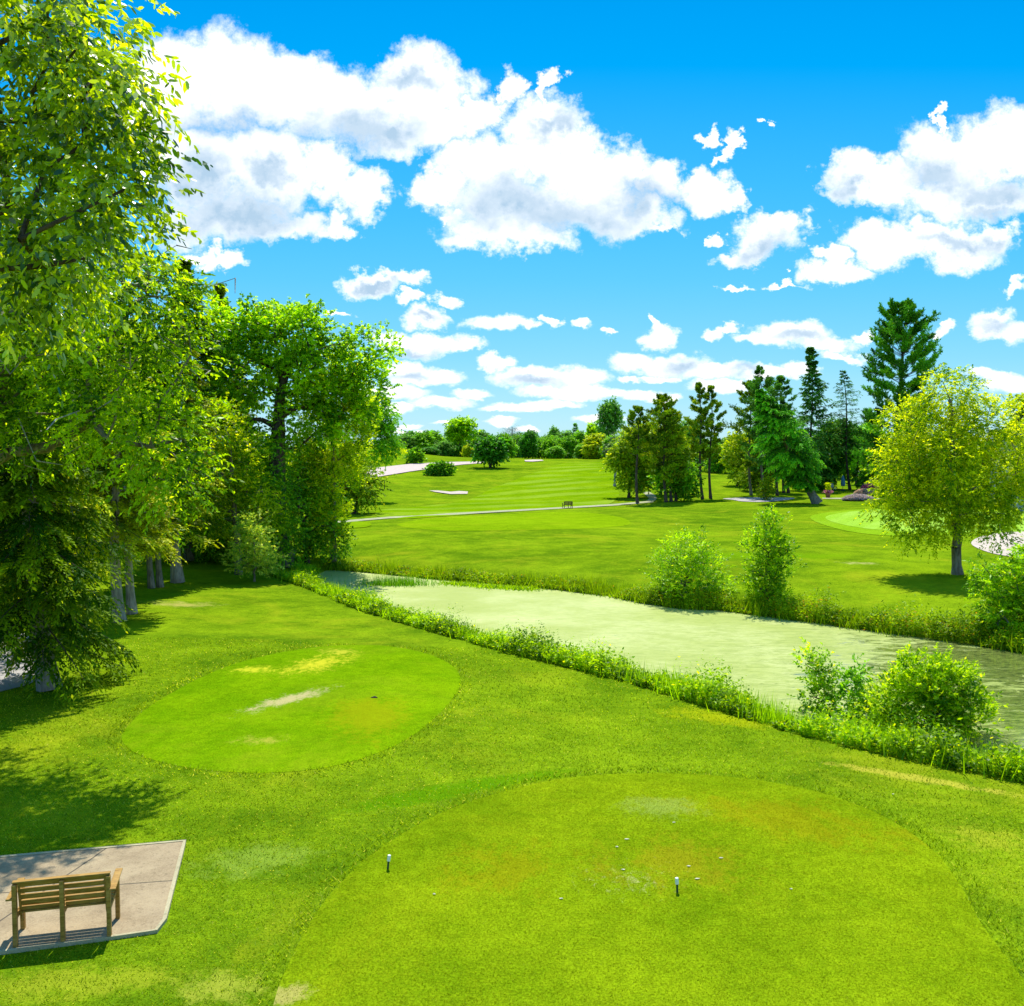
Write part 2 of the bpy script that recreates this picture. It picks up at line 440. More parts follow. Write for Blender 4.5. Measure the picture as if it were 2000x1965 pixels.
def m_rough_grass():
    m, t, out = new_mat('lawn_grass')
    col, n3, n4, p = grass_color(t, (0.058, 0.132, 0.003), (0.200, 0.305, 0.006), (0.32, 0.34, 0.012), 0.5)
    sep = t.new('ShaderNodeSeparateXYZ'); t.l.new(p, sep.inputs[0])
    # a meadow of taller yellow-green growth on the hill beyond the road
    for (ax, ay, rx, ry, rot, c, sc_, th, st) in ((1400, 1400, 3.0, 1.2, -.5, (0.34, 0.35, 0.004), 1.5, .46, .6), (1790, 1520, 2.6, .35, -.55, (0.42, 0.38, 0.04), 3.0, .42, .75), (1930, 1640, 1.2, 1.0, 0, (0.34, 0.36, 0.02), 3.0, .45, .6),
            (500, 1680, 1.4, .9, .3, (0.26, 0.36, 0.05), 3.0, .44, .4), (150, 1920, 1.8, .5, .1, (0.32, 0.35, 0.02), 3.0, .42, .5), (430, 1930, .9, .6, 0, (0.34, 0.36, 0.04), 4.0, .46, .6), (350, 1180, 3.0, 1.6, 0, (0.42, 0.36, 0.10), 1.5, .5, .6),
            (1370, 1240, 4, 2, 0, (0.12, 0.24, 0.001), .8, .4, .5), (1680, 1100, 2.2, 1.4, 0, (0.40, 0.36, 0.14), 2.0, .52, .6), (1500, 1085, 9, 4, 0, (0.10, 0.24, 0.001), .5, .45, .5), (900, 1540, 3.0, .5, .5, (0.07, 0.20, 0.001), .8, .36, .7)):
        gx, gy = ground(ax, ay)
        q = t.mapping(p, (gx, gy, 0), (0, 0, rot), (rx, ry, 50), 'TEXTURE')
        g = t.new('ShaderNodeTexGradient', gradient_type='SPHERICAL'); t.l.new(q, g.inputs[0])
        nn = t.math('ADD', t.math('MULTIPLY', t.noise(p, sc_, 6, .72), .65), t.math('MULTIPLY', t.noise(p, sc_ * 8 + 4, 5, .75), .35))
        k = t.smooth(t.math('ADD', nn, t.math('MULTIPLY', t.math('SUBTRACT', g.outputs[1], .5), .30)), th - .04, th + .14, 0.0, st)
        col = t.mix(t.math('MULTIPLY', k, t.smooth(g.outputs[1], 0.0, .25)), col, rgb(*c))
    h = t.math('ADD', t.math('MULTIPLY', n4, 0.5), n3)
    principled(t, out, col, 0.95, 0.0, bump(t, h, 0.7, 0.04))
    return m

def m_cut_grass(name, lo, hi, dry, amt, stripe=None, wear=None, bumpy=0.25):
    m, t, out = new_mat(name)
    col, n3, n4, p = grass_color(t, lo, hi, dry, amt)
    if stripe:
        ang, width, strength, mul = stripe
        v = t.mapping(p, rot=(0, 0, ang))
        sp = t.new('ShaderNodeSeparateXYZ'); t.l.new(v, sp.inputs[0])
        wob = t.math('MULTIPLY', t.noise(p, 0.05, 2), width * 1.2)
        s = t.math('SINE', t.math('MULTIPLY', t.math('ADD', sp.outputs[0], wob), math.pi / width))
        k = t.math('MULTIPLY', t.smooth(s, -0.35, 0.35, 0.0, strength), t.smooth(t.noise(p, 0.09, 3), 0.35, 0.6))
        col = t.mix(k, col, rgb(*mul))
    if wear:
        for (cx, cy, rx, ry, rot, c, sc_, th, st) in wear:
            q = t.mapping(p, (cx, cy, 0), (0, 0, rot), (rx, ry, 50), 'TEXTURE')
            g = t.new('ShaderNodeTexGradient', gradient_type='SPHERICAL'); t.l.new(q, g.inputs[0])
            nn = t.noise(t.mapping(p, scale=(1.0, 0.55, 1)), sc_, 6, 0.72, 0.5)
            nn = t.math('ADD', t.math('MULTIPLY', nn, 0.55), t.math('MULTIPLY', t.noise(p, sc_ * 5 + 3, 6, 0.8), 0.45))
            k = t.smooth(t.math('ADD', nn, t.math('MULTIPLY', t.math('SUBTRACT', g.outputs[1], 0.5), 0.30)), th - 0.03, th + 0.12, 0.0, st)
            k = t.math('MULTIPLY', k, t.smooth(g.outputs[1], 0.0, 0.15))
            col = t.mix(k, col, rgb(*c))
    principled(t, out, col, 0.95, 0.0, bump(t, t.math('ADD', n4, n3), bumpy, 0.02))
    return m

def m_pond():
    m, t, out = new_mat('duckweed_water')
    p = world_xy(t)
    sep = t.new('ShaderNodeSeparateXYZ'); t.l.new(p, sep.inputs[0])
    v = t.mapping(p, scale=(0.35, 0.9, 1))
    n = t.noise(v, 2.4, 9, 0.78, 0.5); n2 = t.noise(p, 0.22, 4, 0.6); n3 = t.noise(v, 9.0, 5, 0.7)
    weed = t.mix(t.smooth(n2, 0.35, 0.68), rgb(0.32, 0.37, 0.085), rgb(0.46, 0.49, 0.19))
    weed = t.mix(t.smooth(n3, 0.35, 0.7, 0, 0.45), weed, rgb(0.27, 0.35, 0.05))
    rt = t.math('ADD', t.math('MULTIPLY', sep.outputs[0], 1.0), t.math('MULTIPLY', sep.outputs[1], -0.42))
    weed = t.mix(t.math('MULTIPLY', t.smooth(t.noise(v, 3.0, 10, 0.82, 1.2), 0.42, 0.60), t.smooth(rt, -22.0, 4.0, 0.25, 0.9)), weed, rgb(0.20, 0.26, 0.04))
    # the weed breaks up towards the right-hand end of the pond
    right = t.math('ADD', t.math('MULTIPLY', sep.outputs[0], 1.0), t.math('MULTIPLY', sep.outputs[1], -0.42))
    amt = t.smooth(right, -9.0, 5.0, 0.0, 0.235)
    streak = t.smooth(t.math('ADD', t.math('MULTIPLY', n, 0.72), t.math('ADD', t.math('MULTIPLY', n2, 0.22), amt)), 0.585, 0.68)
    open_ = t.mix(t.smooth(n3, 0.35, 0.6), rgb(0.035, 0.05, 0.015), rgb(0.16, 0.20, 0.04))
    a = principled(t, None, weed, 0.75, 0.2, bump(t, n3, 0.4, 0.01))
    b = principled(t, None, open_, 0.12, 0.5)
    ms = t.new('ShaderNodeMixShader'); t.l.new(streak, ms.inputs[0])
    t.l.new(a.outputs[0], ms.inputs[1]); t.l.new(b.outputs[0], ms.inputs[2]); t.l.new(ms.outputs[0], out.inputs[0])
    return m

def m_concrete(name, lo, hi, joints=None, speck=60.0):
    m, t, out = new_mat(name)
    p = world_xy(t)
    n = t.noise(p, 1.3, 7, 0.7); s = t.noise(p, speck, 4, 0.8); s2 = t.noise(p, speck * 0.35, 3, 0.7)
    col = t.mix(t.smooth(t.math('ADD', t.math('MULTIPLY', n, 0.5), t.math('MULTIPLY', s, 0.5)), 0.38, 0.62), rgb(*lo), rgb(*hi))
    col = t.mix(t.smooth(s2, 0.56, 0.68, 0, 0.45), col, rgb(*[q * 0.55 for q in lo]))
    if joints:
        for (ox, oy, ang) in joints:
            q = t.mapping(p, (ox, oy, 0), (0, 0, ang), (1, 1, 1), 'TEXTURE')
            sp = t.new('ShaderNodeSeparateXYZ'); t.l.new(q, sp.inputs[0])
            w = t.math('ADD', sp.outputs[0], t.math('MULTIPLY', t.math('SUBTRACT', t.noise(p, 3.0, 3), 0.5), 0.03))
            k = t.smooth(t.math('ABSOLUTE', w), 0.008, 0.02, 0.85, 0.0)
            col = t.mix(k, col, rgb(0.05, 0.045, 0.035))
    principled(t, out, col, 0.9, 0.2, bump(t, s, 0.3, 0.01))
    return m

M = {}
M['lawn'] = m_rough_grass()
M['tee'] = m_cut_grass('far_tee_grass', (0.12, 0.22, 0.002), (0.21, 0.33, 0.004), (0.30, 0.33, 0.01), 0.3)
M['pond'] = m_pond()
M['sand'] = m_concrete('bunker_sand', (0.42, 0.345, 0.27), (0.54, 0.455, 0.37), None, 25)
M['road'] = m_concrete('road_gravel', (0.44, 0.34, 0.29), (0.56, 0.44, 0.385), None, 8)
M['path'] = m_concrete('path_concrete', (0.26, 0.27, 0.14), (0.37, 0.37, 0.21), None, 10)
M['asphalt'] = m_concrete('pale_asphalt', (0.30, 0.28, 0.27), (0.42, 0.39, 0.36), None, 30)
M['bark'] = m_bark('grey_bark', (0.13, 0.10, 0.07), (0.30, 0.25, 0.18))
M['bark_pale'] = m_bark('pale_bark', (0.22, 0.18, 0.14), (0.42, 0.36, 0.29))
M['bark_dark'] = m_bark('dark_bark', (0.045, 0.032, 0.025), (0.13, 0.095, 0.07))
M['dead'] = m_bark('dead_wood', (0.28, 0.24, 0.20), (0.50, 0.45, 0.40), 20)

L = {}
L['ash'] = m_leaf('ash_leaf', (0.014, 0.055, 0.003), (0.165, 0.235, 0.003), 0.45, 0.30, 0.6, (0.30, 0.38, 0.02), glo=2.0)
L['ash2'] = m_leaf('ash_leaf_far', (0.020, 0.072, 0.002), (0.150, 0.235, 0.004), 0.5, 0.4, 0.5, (0.22, 0.32, 0.02))
L['cotton'] = m_leaf('cottonwood_leaf', (0.035, 0.13, 0.003), (0.170, 0.33, 0.007), 0.55, 0.4, 0.5, (0.22, 0.36, 0.03))
L['willow'] = m_leaf('bright_tall_leaf', (0.07, 0.17, 0.004), (0.24, 0.38, 0.008), 0.55, 0.45, 0.4, (0.26, 0.42, 0.02))
L['spruce'] = m_leaf('spruce_needle', (0.010, 0.040, 0.003), (0.062, 0.100, 0.003), 0.2, 0.55, 0.25, (0.22, 0.24, 0.01), gain=(3.6, 3.4, 0.7), glo=0.2)
L['spruce_y'] = m_leaf('yellowing_spruce_needle', (0.05, 0.085, 0.006), (0.21, 0.23, 0.008), 0.2, 0.55, 0.25, (0.34, 0.30, 0.01))
L['blue'] = m_leaf('blue_spruce_needle', (0.014, 0.055, 0.028), (0.05, 0.13, 0.055), 0.12, 0.55, 0.25, (0.10, 0.17, 0.05), gain=(3.6, 3.4, 0.7), glo=0.2)
L['leaning'] = m_leaf('green_spruce_needle', (0.012, 0.065, 0.016), (0.055, 0.18, 0.025), 0.15, 0.55, 0.25, (0.12, 0.26, 0.02), gain=(3.6, 3.4, 0.7), glo=0.2)
L['pine'] = m_leaf('pine_needle', (0.035, 0.075, 0.010), (0.11, 0.165, 0.014), 0.15, 0.55, 0.25, (0.22, 0.20, 0.02), gain=(3.6, 3.4, 0.7), glo=0.2)
L['wpine'] = m_leaf('white_pine_needle', (0.010, 0.060, 0.020), (0.05, 0.155, 0.03), 0.15, 0.55, 0.25, (0.15, 0.22, 0.01), gain=(3.6, 3.4, 0.7), glo=0.2)
L['locust'] = m_leaf('yellow_locust_leaf', (0.055, 0.145, 0.002), (0.245, 0.345, 0.005), 0.55, 0.4, 0.4, (0.32, 0.40, 0.02))
L['shrub'] = m_leaf('bank_shrub_leaf', (0.03, 0.11, 0.003), (0.165, 0.32, 0.006), 0.42, 0.4, 0.45, (0.36, 0.46, 0.03))
L['shrub_pale'] = m_leaf('pale_shrub_leaf', (0.09, 0.22, 0.05), (0.26, 0.42, 0.16), 0.4, 0.4, 0.5, (0.34, 0.50, 0.15))
L['shrub_y'] = m_leaf('yellowish_shrub_leaf', (0.035, 0.12, 0.003), (0.19, 0.31, 0.006), 0.4, 0.4, 0.45, (0.55, 0.46, 0.06))
L['dark'] = m_leaf('dark_leaf', (0.012, 0.065, 0.014), (0.045, 0.155, 0.022), 0.3, 0.45, 0.4, (0.08, 0.22, 0.02))
L['mid'] = m_leaf('mid_green_leaf', (0.03, 0.11, 0.012), (0.10, 0.225, 0.018), 0.35, 0.45, 0.35, (0.18, 0.30, 0.02))
L['far_blue'] = m_leaf('bluish_far_leaf', (0.03, 0.10, 0.055), (0.085, 0.19, 0.085), 0.3, 0.5, 0.3, (0.11, 0.23, 0.09))  # bluish leaf colour stands in for distance haze
L['far_yel'] = m_leaf('yellow_far_leaf', (0.09, 0.18, 0.008), (0.25, 0.34, 0.012), 0.35, 0.5, 0.3, (0.38, 0.42, 0.02))
L['grey'] = m_leaf('bare_twigs', (0.17, 0.16, 0.14), (0.30, 0.28, 0.26), 0.1, 0.7, 0.1, gain=(1, 1, 1))
L['weed'] = m_leaf('bank_weeds', (0.028, 0.080, 0.002), (0.145, 0.235, 0.004), 0.42, 0.45, 0.4, (0.30, 0.34, 0.01))
L['reed'] = m_leaf('brownish_reeds', (0.04, 0.10, 0.003), (0.13, 0.20, 0.005), 0.35, 0.5, 0.3, (0.22, 0.12, 0.03))
L['blade'] = m_leaf('grass_blades', (0.11, 0.21, 0.001), (0.34, 0.46, 0.004), 0.45, 0.6, 0.05, (0.55, 0.55, 0.10), 1.2, gain=(1.1, 1.1, 1))

# ------------------------------------------------------------------ ground and ground sheets
def grid_mesh(name, mat):
    ny, nx = XX.shape
    V = np.stack([XX.ravel(), YY.ravel(), ZZ.ravel()], 1)
    i = np.arange(nx - 1)[None, :] + nx * np.arange(ny - 1)[:, None]
    i = i.ravel(); Fc = np.stack([i, i + 1, i + 1 + nx, i + nx], 1)
    return mesh_np(name, V, Fc, mat, smooth=True)
tag(grid_mesh('ground', M['lawn']), kind='structure')

def smooth_poly(pts, n=8):
    """closed catmull-rom through the points"""
    out = []; k = len(pts)
    for i in range(k):
        p0, p1, p2, p3 = [np.array(pts[(i + j) % k], float) for j in (-1, 0, 1, 2)]
        for s in range(n):
            t = s / n
            out.append(tuple(0.5 * ((2 * p1) + (-p0 + p2) * t + (2 * p0 - 5 * p1 + 4 * p2 - p3) * t * t + (-p0 + 3 * p1 - 3 * p2 + p3) * t ** 3)))
    return out

def sheet(name, poly, mat, off=0.02, step=0.5, raise_=0.0, edge=0.6, flat=None, kind='structure', seed=0):
    xs = [p[0] for p in poly]; ys = [p[1] for p in poly]
    gx, gy = np.meshgrid(np.arange(min(xs), max(xs), step), np.arange(min(ys), max(ys), step))
    gx = gx.ravel() + 0.0137; gy = gy.ravel() + 0.0071
    d = sdf(gx, gy, poly); k = d < -step * 0.35
    pts = [Vector(p) for p in poly] + [Vector((a, b)) for a, b in zip(gx[k], gy[k])]
    n = len(poly)
    r = geometry.delaunay_2d_cdt(pts, [(i, (i + 1) % n) for i in range(n)], [], 1, 1e-5)
    v = np.array([(p[0], p[1]) for p in r[0]]); f = np.array([t for t in r[2] if len(t) == 3])
    dd = np.minimum(sdf(v[:, 0], v[:, 1], poly), 0)
    z = (zt(v[:, 0], v[:, 1]) if flat is None else np.full(len(v), flat)) + off + raise_ * sstep(0, edge, -dd)
    # keep triangles facing up
    a, b, c = v[f[:, 0]], v[f[:, 1]], v[f[:, 2]]
    cr = (b[:, 0] - a[:, 0]) * (c[:, 1] - a[:, 1]) - (b[:, 1] - a[:, 1]) * (c[:, 0] - a[:, 0])
    f[cr < 0] = f[cr < 0][:, ::-1]
    o = mesh_np(name, np.column_stack([v, z]), f, mat, smooth=True)
    if kind: o['kind'] = kind
    return o

def px_poly(pts, z=0.0): return [ground(a, b, z) for a, b in pts]

TEE1 = smooth_poly(px_poly([(535,1960),(560,1890),(620,1780),(700,1690),(780,1632),(880,1580),(1000,1542),(1130,1517),(1290,1511),(1450,1520),(1600,1548),(1720,1592),(1810,1650),(1870,1720),(1920,1810),(2000,1915),(2100,2080),(2230,2400),(500,2400),(500,2120)]), 5)
TEE2 = smooth_poly(px_poly([(248,1420),(300,1375),(400,1320),(500,1285),(620,1264),(730,1260),(820,1273),(880,1298),(900,1330),(880,1370),(830,1420),(760,1462),(650,1497),(520,1510),(380,1502),(280,1478),(240,1450)]), 5)
def near_c(px, py): return ground(px, py)
c1 = near_c(1290, 1580); c2 = near_c(1000, 1700); c3 = near_c(1560, 1610); c4 = near_c(1230, 1720); c5 = near_c(560, 1945); c6 = near_c(1150, 1800); c7=near_c(1320,1690)
M['tee1'] = m_cut_grass('front_tee_grass', (0.100, 0.178, 0.002), (0.205, 0.290, 0.004), (0.30, 0.32, 0.006), 0.4, None, [
    (c3[0], c3[1], 3.6, 2.2, -0.5, (0.27, 0.20, 0.004), 1.3, 0.49, 0.38),
    (c2[0], c2[1], 2.6, 2.0, 0.4, (0.28, 0.22, 0.004), 1.6, 0.53, 0.38),
    (c7[0], c7[1], 3.0, 2.4, 0.2, (0.30, 0.21, 0.008), 1.8, 0.53, 0.38),
    (c4[0], c4[1], 3.4, 2.6, 0.0, (0.50, 0.44, 0.20), 11.0, 0.665, 0.7),
    (c1[0], c1[1], 1.2, 0.9, 0.1, (0.24, 0.31, 0.07), 4.5, 0.46, 0.4),
    (c5[0], c5[1], 0.42, 0.32, 0.1, (0.40, 0.34, 0.10), 4.0, 0.42, 0.7)])
d1 = near_c(620, 1300); d2 = near_c(560, 1370); d3 = near_c(500, 1310); d4 = near_c(660, 1275); d5 = near_c(720, 1400); d6 = near_c(510, 1450)
M['tee2'] = m_cut_grass('back_tee_grass', (0.080, 0.185, 0.001), (0.170, 0.290, 0.002), (0.27, 0.31, 0.01), 0.35, None, [
    (d1[0], d1[1], 1.7, 4.0, -0.35, (0.60, 0.52, 0.03), 5.120000000000001, 0.53, 0.64),
    (d3[0], d3[1], 1.5, 1.2, 0, (0.60, 0.54, 0.03), 4.800000000000001, 0.53, 0.6),
    (d4[0], d4[1], 1.8, 1.6, 0, (0.55, 0.48, 0.04), 5.760000000000001, 0.55, 0.56),
    (d2[0], d2[1], 0.7, 2.8, -0.55, (0.44, 0.36, 0.18), 2.4, 0.50, 0.8),
    (d6[0], d6[1], 1.6, 1.0, 0, (0.40, 0.34, 0.05), 4.4, 0.57, 0.6),
    (d5[0], d5[1], 1.6, 3.8, 0.3, (0.27, 0.26, 0.004), 0.6, 0.46, 0.5)])
tag(sheet('tee_box', TEE1, M['tee1'], 0.005, 0.35, 0.035, 0.35), kind='structure')
tag(sheet('tee_box', TEE2, M['tee2'], 0.005, 0.45, 0.04, 0.4), kind='structure')

FAIR = smooth_poly(px_poly([(735,1008),(745,996),(830,989),(900,980),(940,966),(965,952),(1010,936),(1055,920),(1085,908),(1120,903),(1190,904),(1215,912),(1200,940),(1210,965),(1190,985),(1130,992),(1050,997),(950,1003),(850,1010),(780,1014)]), 4)
M['fair'] = m_cut_grass('fairway_grass', (0.100, 0.205, 0.001), (0.185, 0.300, 0.002), (0.24, 0.31, 0.01), 0.3, (0.9, 4.2, 0.45, (0.26, 0.36, 0.04)))
tag(sheet('fairway', FAIR, M['fair'], 0.04, 2.5), kind='structure')
FAR_TEE = smooth_poly(px_poly([(775,1025),(860,1012),(1000,1004),(1120,1000),(1200,1008),(1232,1022),(1190,1030),(1100,1034),(980,1036),(860,1036)]), 4)
tag(sheet('tee_box', FAR_TEE, M['tee'], 0.012, 1.2), kind='structure')
FT2 = smooth_poly(px_poly([(640,1022),(700,1019),(725,1024),(710,1031),(640,1032)]), 4)
tag(sheet('tee_box', FT2, M['tee'], 0.05, 1.2), kind='structure')
GREEN_RING = smooth_poly(px_poly([(1582,1012),(1610,1002),(1690,995),(1800,992),(1900,994),(2010,1000),(2110,1015),(2110,1035),(1990,1044),(1860,1047),(1720,1046),(1630,1032)]), 5)
GREEN = smooth_poly(px_poly([(1612,1012),(1640,1003),(1700,997),(1800,995),(1900,997),(2000,1003),(2080,1015),(2080,1028),(1980,1038),(1860,1041),(1720,1036),(1645,1025)]), 5)
M['ring'] = m_cut_grass('green_fringe_grass', (0.15, 0.29, 0.005), (0.20, 0.34, 0.01), (0.3, 0.4, 0.05), 0.2)
M['green'] = m_cut_grass('putting_green_grass', (0.20, 0.38, 0.02), (0.26, 0.43, 0.035), (0.30, 0.42, 0.06), 0.25, (0.5, 1.2, 0.3, (0.34, 0.52, 0.10)))
tag(sheet('green_fringe', GREEN_RING, M['ring'], 0.03, 1.0), kind='structure')
tag(sheet('putting_green', GREEN, M['green'], 0.045, 1.0, 0.08, 3), kind='structure')
tag(sheet('sand_bunker', smooth_poly(px_poly([(1897,1060),(1925,1046),(1975,1040),(2060,1040),(2150,1055),(2140,1085),(2040,1094),(1960,1086),(1915,1074)]), 5), M['sand'], 0.04, 0.7), kind='structure')
tag(sheet('sand_bunker', px_poly([(838,959),(855,959),(880,961.5),(897,960),(914,961),(913,965.5),(880,966),(850,961.8)]), M['sand'], 0.10, 2.0), kind='structure')
tag(sheet('sand_bunker', px_poly([(1024,899.6),(1040,898.6),(1058,898.8),(1062,900.8),(1040,902.6),(1026,902.2)]), M['sand'], 0.15, 4.0), kind='structure')
tag(sheet('road', px_poly([(700,922),(738,914),(800,907),(870,903.3),(934,902.0),(950,903),(938,905.6),(905,908),(870,912),(800,922),(740,932),(690,941)]), M['road'], 0.12, 2.5), kind='structure')
tag(sheet('cart_path', px_poly([(640,1020),(760,1010),(900,1002),(1000,996.5),(1100,991),(1200,985),(1262,979.5),(1268,974),(1262,968),(1255,962),(1268,961),(1280,968),(1283,975),(1275,981.5),(1205,988),(1100,994),(1000,999.6),(900,1005.5),(760,1013.5),(640,1024)]), M['path'], 0.055, 1.5), kind='structure')
tag(sheet('cart_path', smooth_poly(px_poly([(1412,974.5),(1450,972.5),(1500,972.5),(1552,973.5),(1530,978),(1490,981),(1450,980),(1432,977)]), 4), M['asphalt'], 0.06, 1.5), kind='structure')
tag(sheet('footpath', px_poly([(1606,973),(1660,973),(1720,974),(1720,976),(1660,975.6),(1606,975)]), M['path'], 0.06, 1.5), kind='structure')
tag(sheet('footpath', smooth_poly(px_poly([(-500,1190),(-200,1205),(0,1225),(40,1235),(85,1258),(92,1290),(70,1330),(0,1352),(-200,1400),(-500,1500)]), 4), M['asphalt'], 0.02, 0.7), kind='structure')
tag(sheet('pond', POND, M['pond'], 0.0, 2.0, flat=WATER), kind='structure')

# concrete pad with its low kerb
PAD = px_poly([(361,1646),(322,1800),(305,1822),(215,1835),(0,1864),(-420,1920),(-420,1713),(0,1678)])
PAD = [(a, b) for a, b in PAD]
pj = ground(122, 1720); pj2 = ground(230, 1733); pj3 = ground(300, 1727)
M['pad'] = m_concrete('pad_concrete', (0.255, 0.190, 0.110), (0.38, 0.295, 0.175), [(pj[0], pj[1], -0.18), (pj3[0], pj3[1], math.pi / 2 + 0.17)], 38)
M['kerb'] = m_concrete('kerb_concrete', (0.30, 0.265, 0.155), (0.46, 0.41, 0.25), None, 45)
tag(sheet('concrete_pad', PAD, M['pad'], 0.035, 0.4), kind='structure')
def ribbon(name, pts, w, mat, z0, th, parent=None):
    """a low solid strip along a polyline"""
    mb = MB(); n = len(pts)
    L_, R_ = [], []
    for i in range(n):
        a = Vector(pts[max(i - 1, 0)]); b = Vector(pts[min(i + 1, n - 1)]); d = (b - a).normalized(); nn = Vector((-d.y, d.x)) * w / 2
        L_.append(Vector(pts[i]) + nn); R_.append(Vector(pts[i]) - nn)
    vs = []
    for p in L_ + R_: vs.append((p.x, p.y, z0))
    for p in L_ + R_: vs.append((p.x, p.y, z0 + th))
    fs = []
    for i in range(n - 1):
        fs += [(2 * n + i, 3 * n + i, 3 * n + i + 1, 2 * n + i + 1), (i, i + 1, 2 * n + i + 1, 2 * n + i), (n + i, 3 * n + i, 3 * n + i + 1, n + i + 1)]
    fs += [(0, 2 * n, 3 * n, n), (n - 1, 2 * n - 1, 4 * n - 1, 3 * n - 1)]
    mb.add(vs, fs); return mb.build(name, mat, parent, 0.006)
def dens(pts, step=0.25):
    out = []
    for a, b in zip(pts[:-1], pts[1:]):
        k = max(1, int(math.hypot(b[0] - a[0], b[1] - a[1]) / step))
        out += [(a[0] + (b[0] - a[0]) * i / k, a[1] + (b[1] - a[1]) * i / k) for i in range(k)]
    return out + [pts[-1]]
for seg in ([PAD[6], PAD[7], PAD[0], PAD[1], PAD[2], PAD[3], PAD[4], PAD[5]],):
    tag(ribbon('kerb', dens(seg), 0.052, M['kerb'], -0.05, 0.094), kind='structure')

# ------------------------------------------------------------------ plants: numpy builders
UP = np.array([0.0, 0.0, 1.0])
def unit(v): return v / (np.linalg.norm(v, axis=-1, keepdims=True) + 1e-9)

HEX = [False]
def leaf_quads(b, d, s, L_, W_):
    """b base, d direction, s side, sizes (n,)"""
    L_ = L_[:, None]; W_ = W_[:, None] * 0.5
    m = b + d * L_ * 0.42
    if HEX[0]:
        a, c = b + d * L_ * 0.22, b + d * L_ * 0.68
        V = np.stack([b, a + s * W_ * 0.85, c + s * W_ * 0.8, b + d * L_, c - s * W_ * 0.8, a - s * W_ * 0.85], 1)
    else:
        V = np.stack([b, m + s * W_, b + d * L_, m - s * W_], 1)
    return V.reshape(-1, 3)

def sprays(rng, o, d, length, n, droop, L_, W_, splay=0.8, hang=0.3, rnd=0.45, flat=0.55):
    """leafy twigs: M origins/directions, n leaves on each"""
    m = len(o); d = unit(d)
    t = np.linspace(0.12, 1.0, n)[None, :, None]
    ln = (length * rng.uniform(0.65, 1.25, m))[:, None, None]
    pos = o[:, None, :] + d[:, None, :] * ln * t - UP * (droop * ln * t * t)
    tang = d[:, None, :] - UP * (2 * droop * t)
    side = np.cross(np.broadcast_to(tang, (m, n, 3)), UP + 0.25 * rng.normal(size=(m, 1, 3)))
    side = unit(side) * np.where(np.arange(n) % 2 == 0, 1, -1)[None, :, None]
    ld = unit(unit(tang) * 0.75 + side * splay + rnd * rng.normal(size=(m, n, 3)) - UP * hang)
    nrm = UP * flat + rng.normal(size=(m, n, 3)) * (1 - flat) * 0.9
    s = unit(np.cross(ld, nrm))
    k = m * n
    sz = rng.uniform(0.7, 1.25, k)
    return leaf_quads(pos.reshape(k, 3), ld.reshape(k, 3), s.reshape(k, 3), L_ * sz, W_ * sz)

def tubes_np(P0, P1, R0, R1, n=6):
    m = len(P0); d = unit(P1 - P0)
    ref = np.where(np.abs(d[:, 2:3]) > 0.9, np.array([[1.0, 0, 0]]), UP[None, :])
    a = unit(np.cross(d, ref)); b = np.cross(d, a)
    th = np.linspace(0, 2 * np.pi, n, endpoint=False)
    ring = a[:, None, :] * np.cos(th)[None, :, None] + b[:, None, :] * np.sin(th)[None, :, None]
    V0 = P0[:, None, :] + ring * R0[:, None, None]; V1 = P1[:, None, :] + ring * R1[:, None, None]
    V = np.concatenate([V0, V1], 1).reshape(-1, 3)
    j = np.arange(n); q = np.stack([j, (j + 1) % n, n + (j + 1) % n, n + j], 1)
    Fc = (q[None] + (2 * n * np.arange(m))[:, None, None]).reshape(-1, 4)
    return V, Fc

def skeleton(rng, base, fork, targets, r_tip=0.02, r_base=0.3, wig=0.06):
    """trunk from base to fork points, limbs grown to the targets"""
    nodes = []; par = []
    base = np.array(base, float)
    prev = -1
    path = [base] + [np.array(f, float) for f in fork]
    for i in range(len(path) - 1):
        k = 5
        for s in range(k):
            q = path[i] + (path[i + 1] - path[i]) * (s / k)
            nodes.append(q + (rng.normal(size=3) * 0.03 * (s > 0))); par.append(prev); prev = len(nodes) - 1
    nodes.append(path[-1]); par.append(prev)
    nt = len(nodes)
    lo = base[2] + (path[1][2] - base[2]) * 0.75
    order = np.argsort(np.linalg.norm(targets - path[min(2, len(path) - 1)], axis=1))
    N = list(nodes)
    for i in order:
        T = targets[i]; A = np.array(N)
        dv = T - A; dist = np.linalg.norm(dv, axis=1)
        cost = dist + 1.3 * np.maximum(0, A[:, 2] - T[2] + 0.15 * dist) + np.where(A[:, 2] < lo, 50, 0)
        j = int(np.argmin(cost)); Lh = dist[j]
        k = max(1, min(4, int(Lh / 0.8)))
        p = j
        for s in range(1, k + 1):
            t = s / k
            q = A[j] + dv[j] * t + UP * (0.10 * Lh * math.sin(math.pi * t)) + rng.normal(size=3) * wig * Lh * 0.35 * (s < k)
            N.append(q); par.append(p); p = len(N) - 1
    N = np.array(N); par = np.array(par)
    load = np.zeros(len(N)); child = np.zeros(len(N), bool); child[par[par >= 0]] = True
    load[~child] = 1.0
    for i in range(len(N) - 1, 0, -1):
        if par[i] >= 0: load[par[i]] += load[i]
    # trunk nodes come first: totals need the forward order too
    r = r_tip * load ** 0.5
    r = r * min(1e9, (r_base / max(r[0], 1e-6))) ** np.clip(load / load[0], 0, 1) ** 0.5 if r[0] > 0 else r
    r[:nt] = np.maximum(r[:nt], r_base * np.linspace(1.0, 0.4, nt))
    r[0] = r_base * 1.35
    if nt > 1: r[1] = min(r[1], r_base * 1.02)
    i = np.arange(1, len(N)); i = i[par[i] >= 0]
    return N[par[i]], N[i], np.minimum(r[par[i]], r[i] * 1.6 + 0.01), r[i]

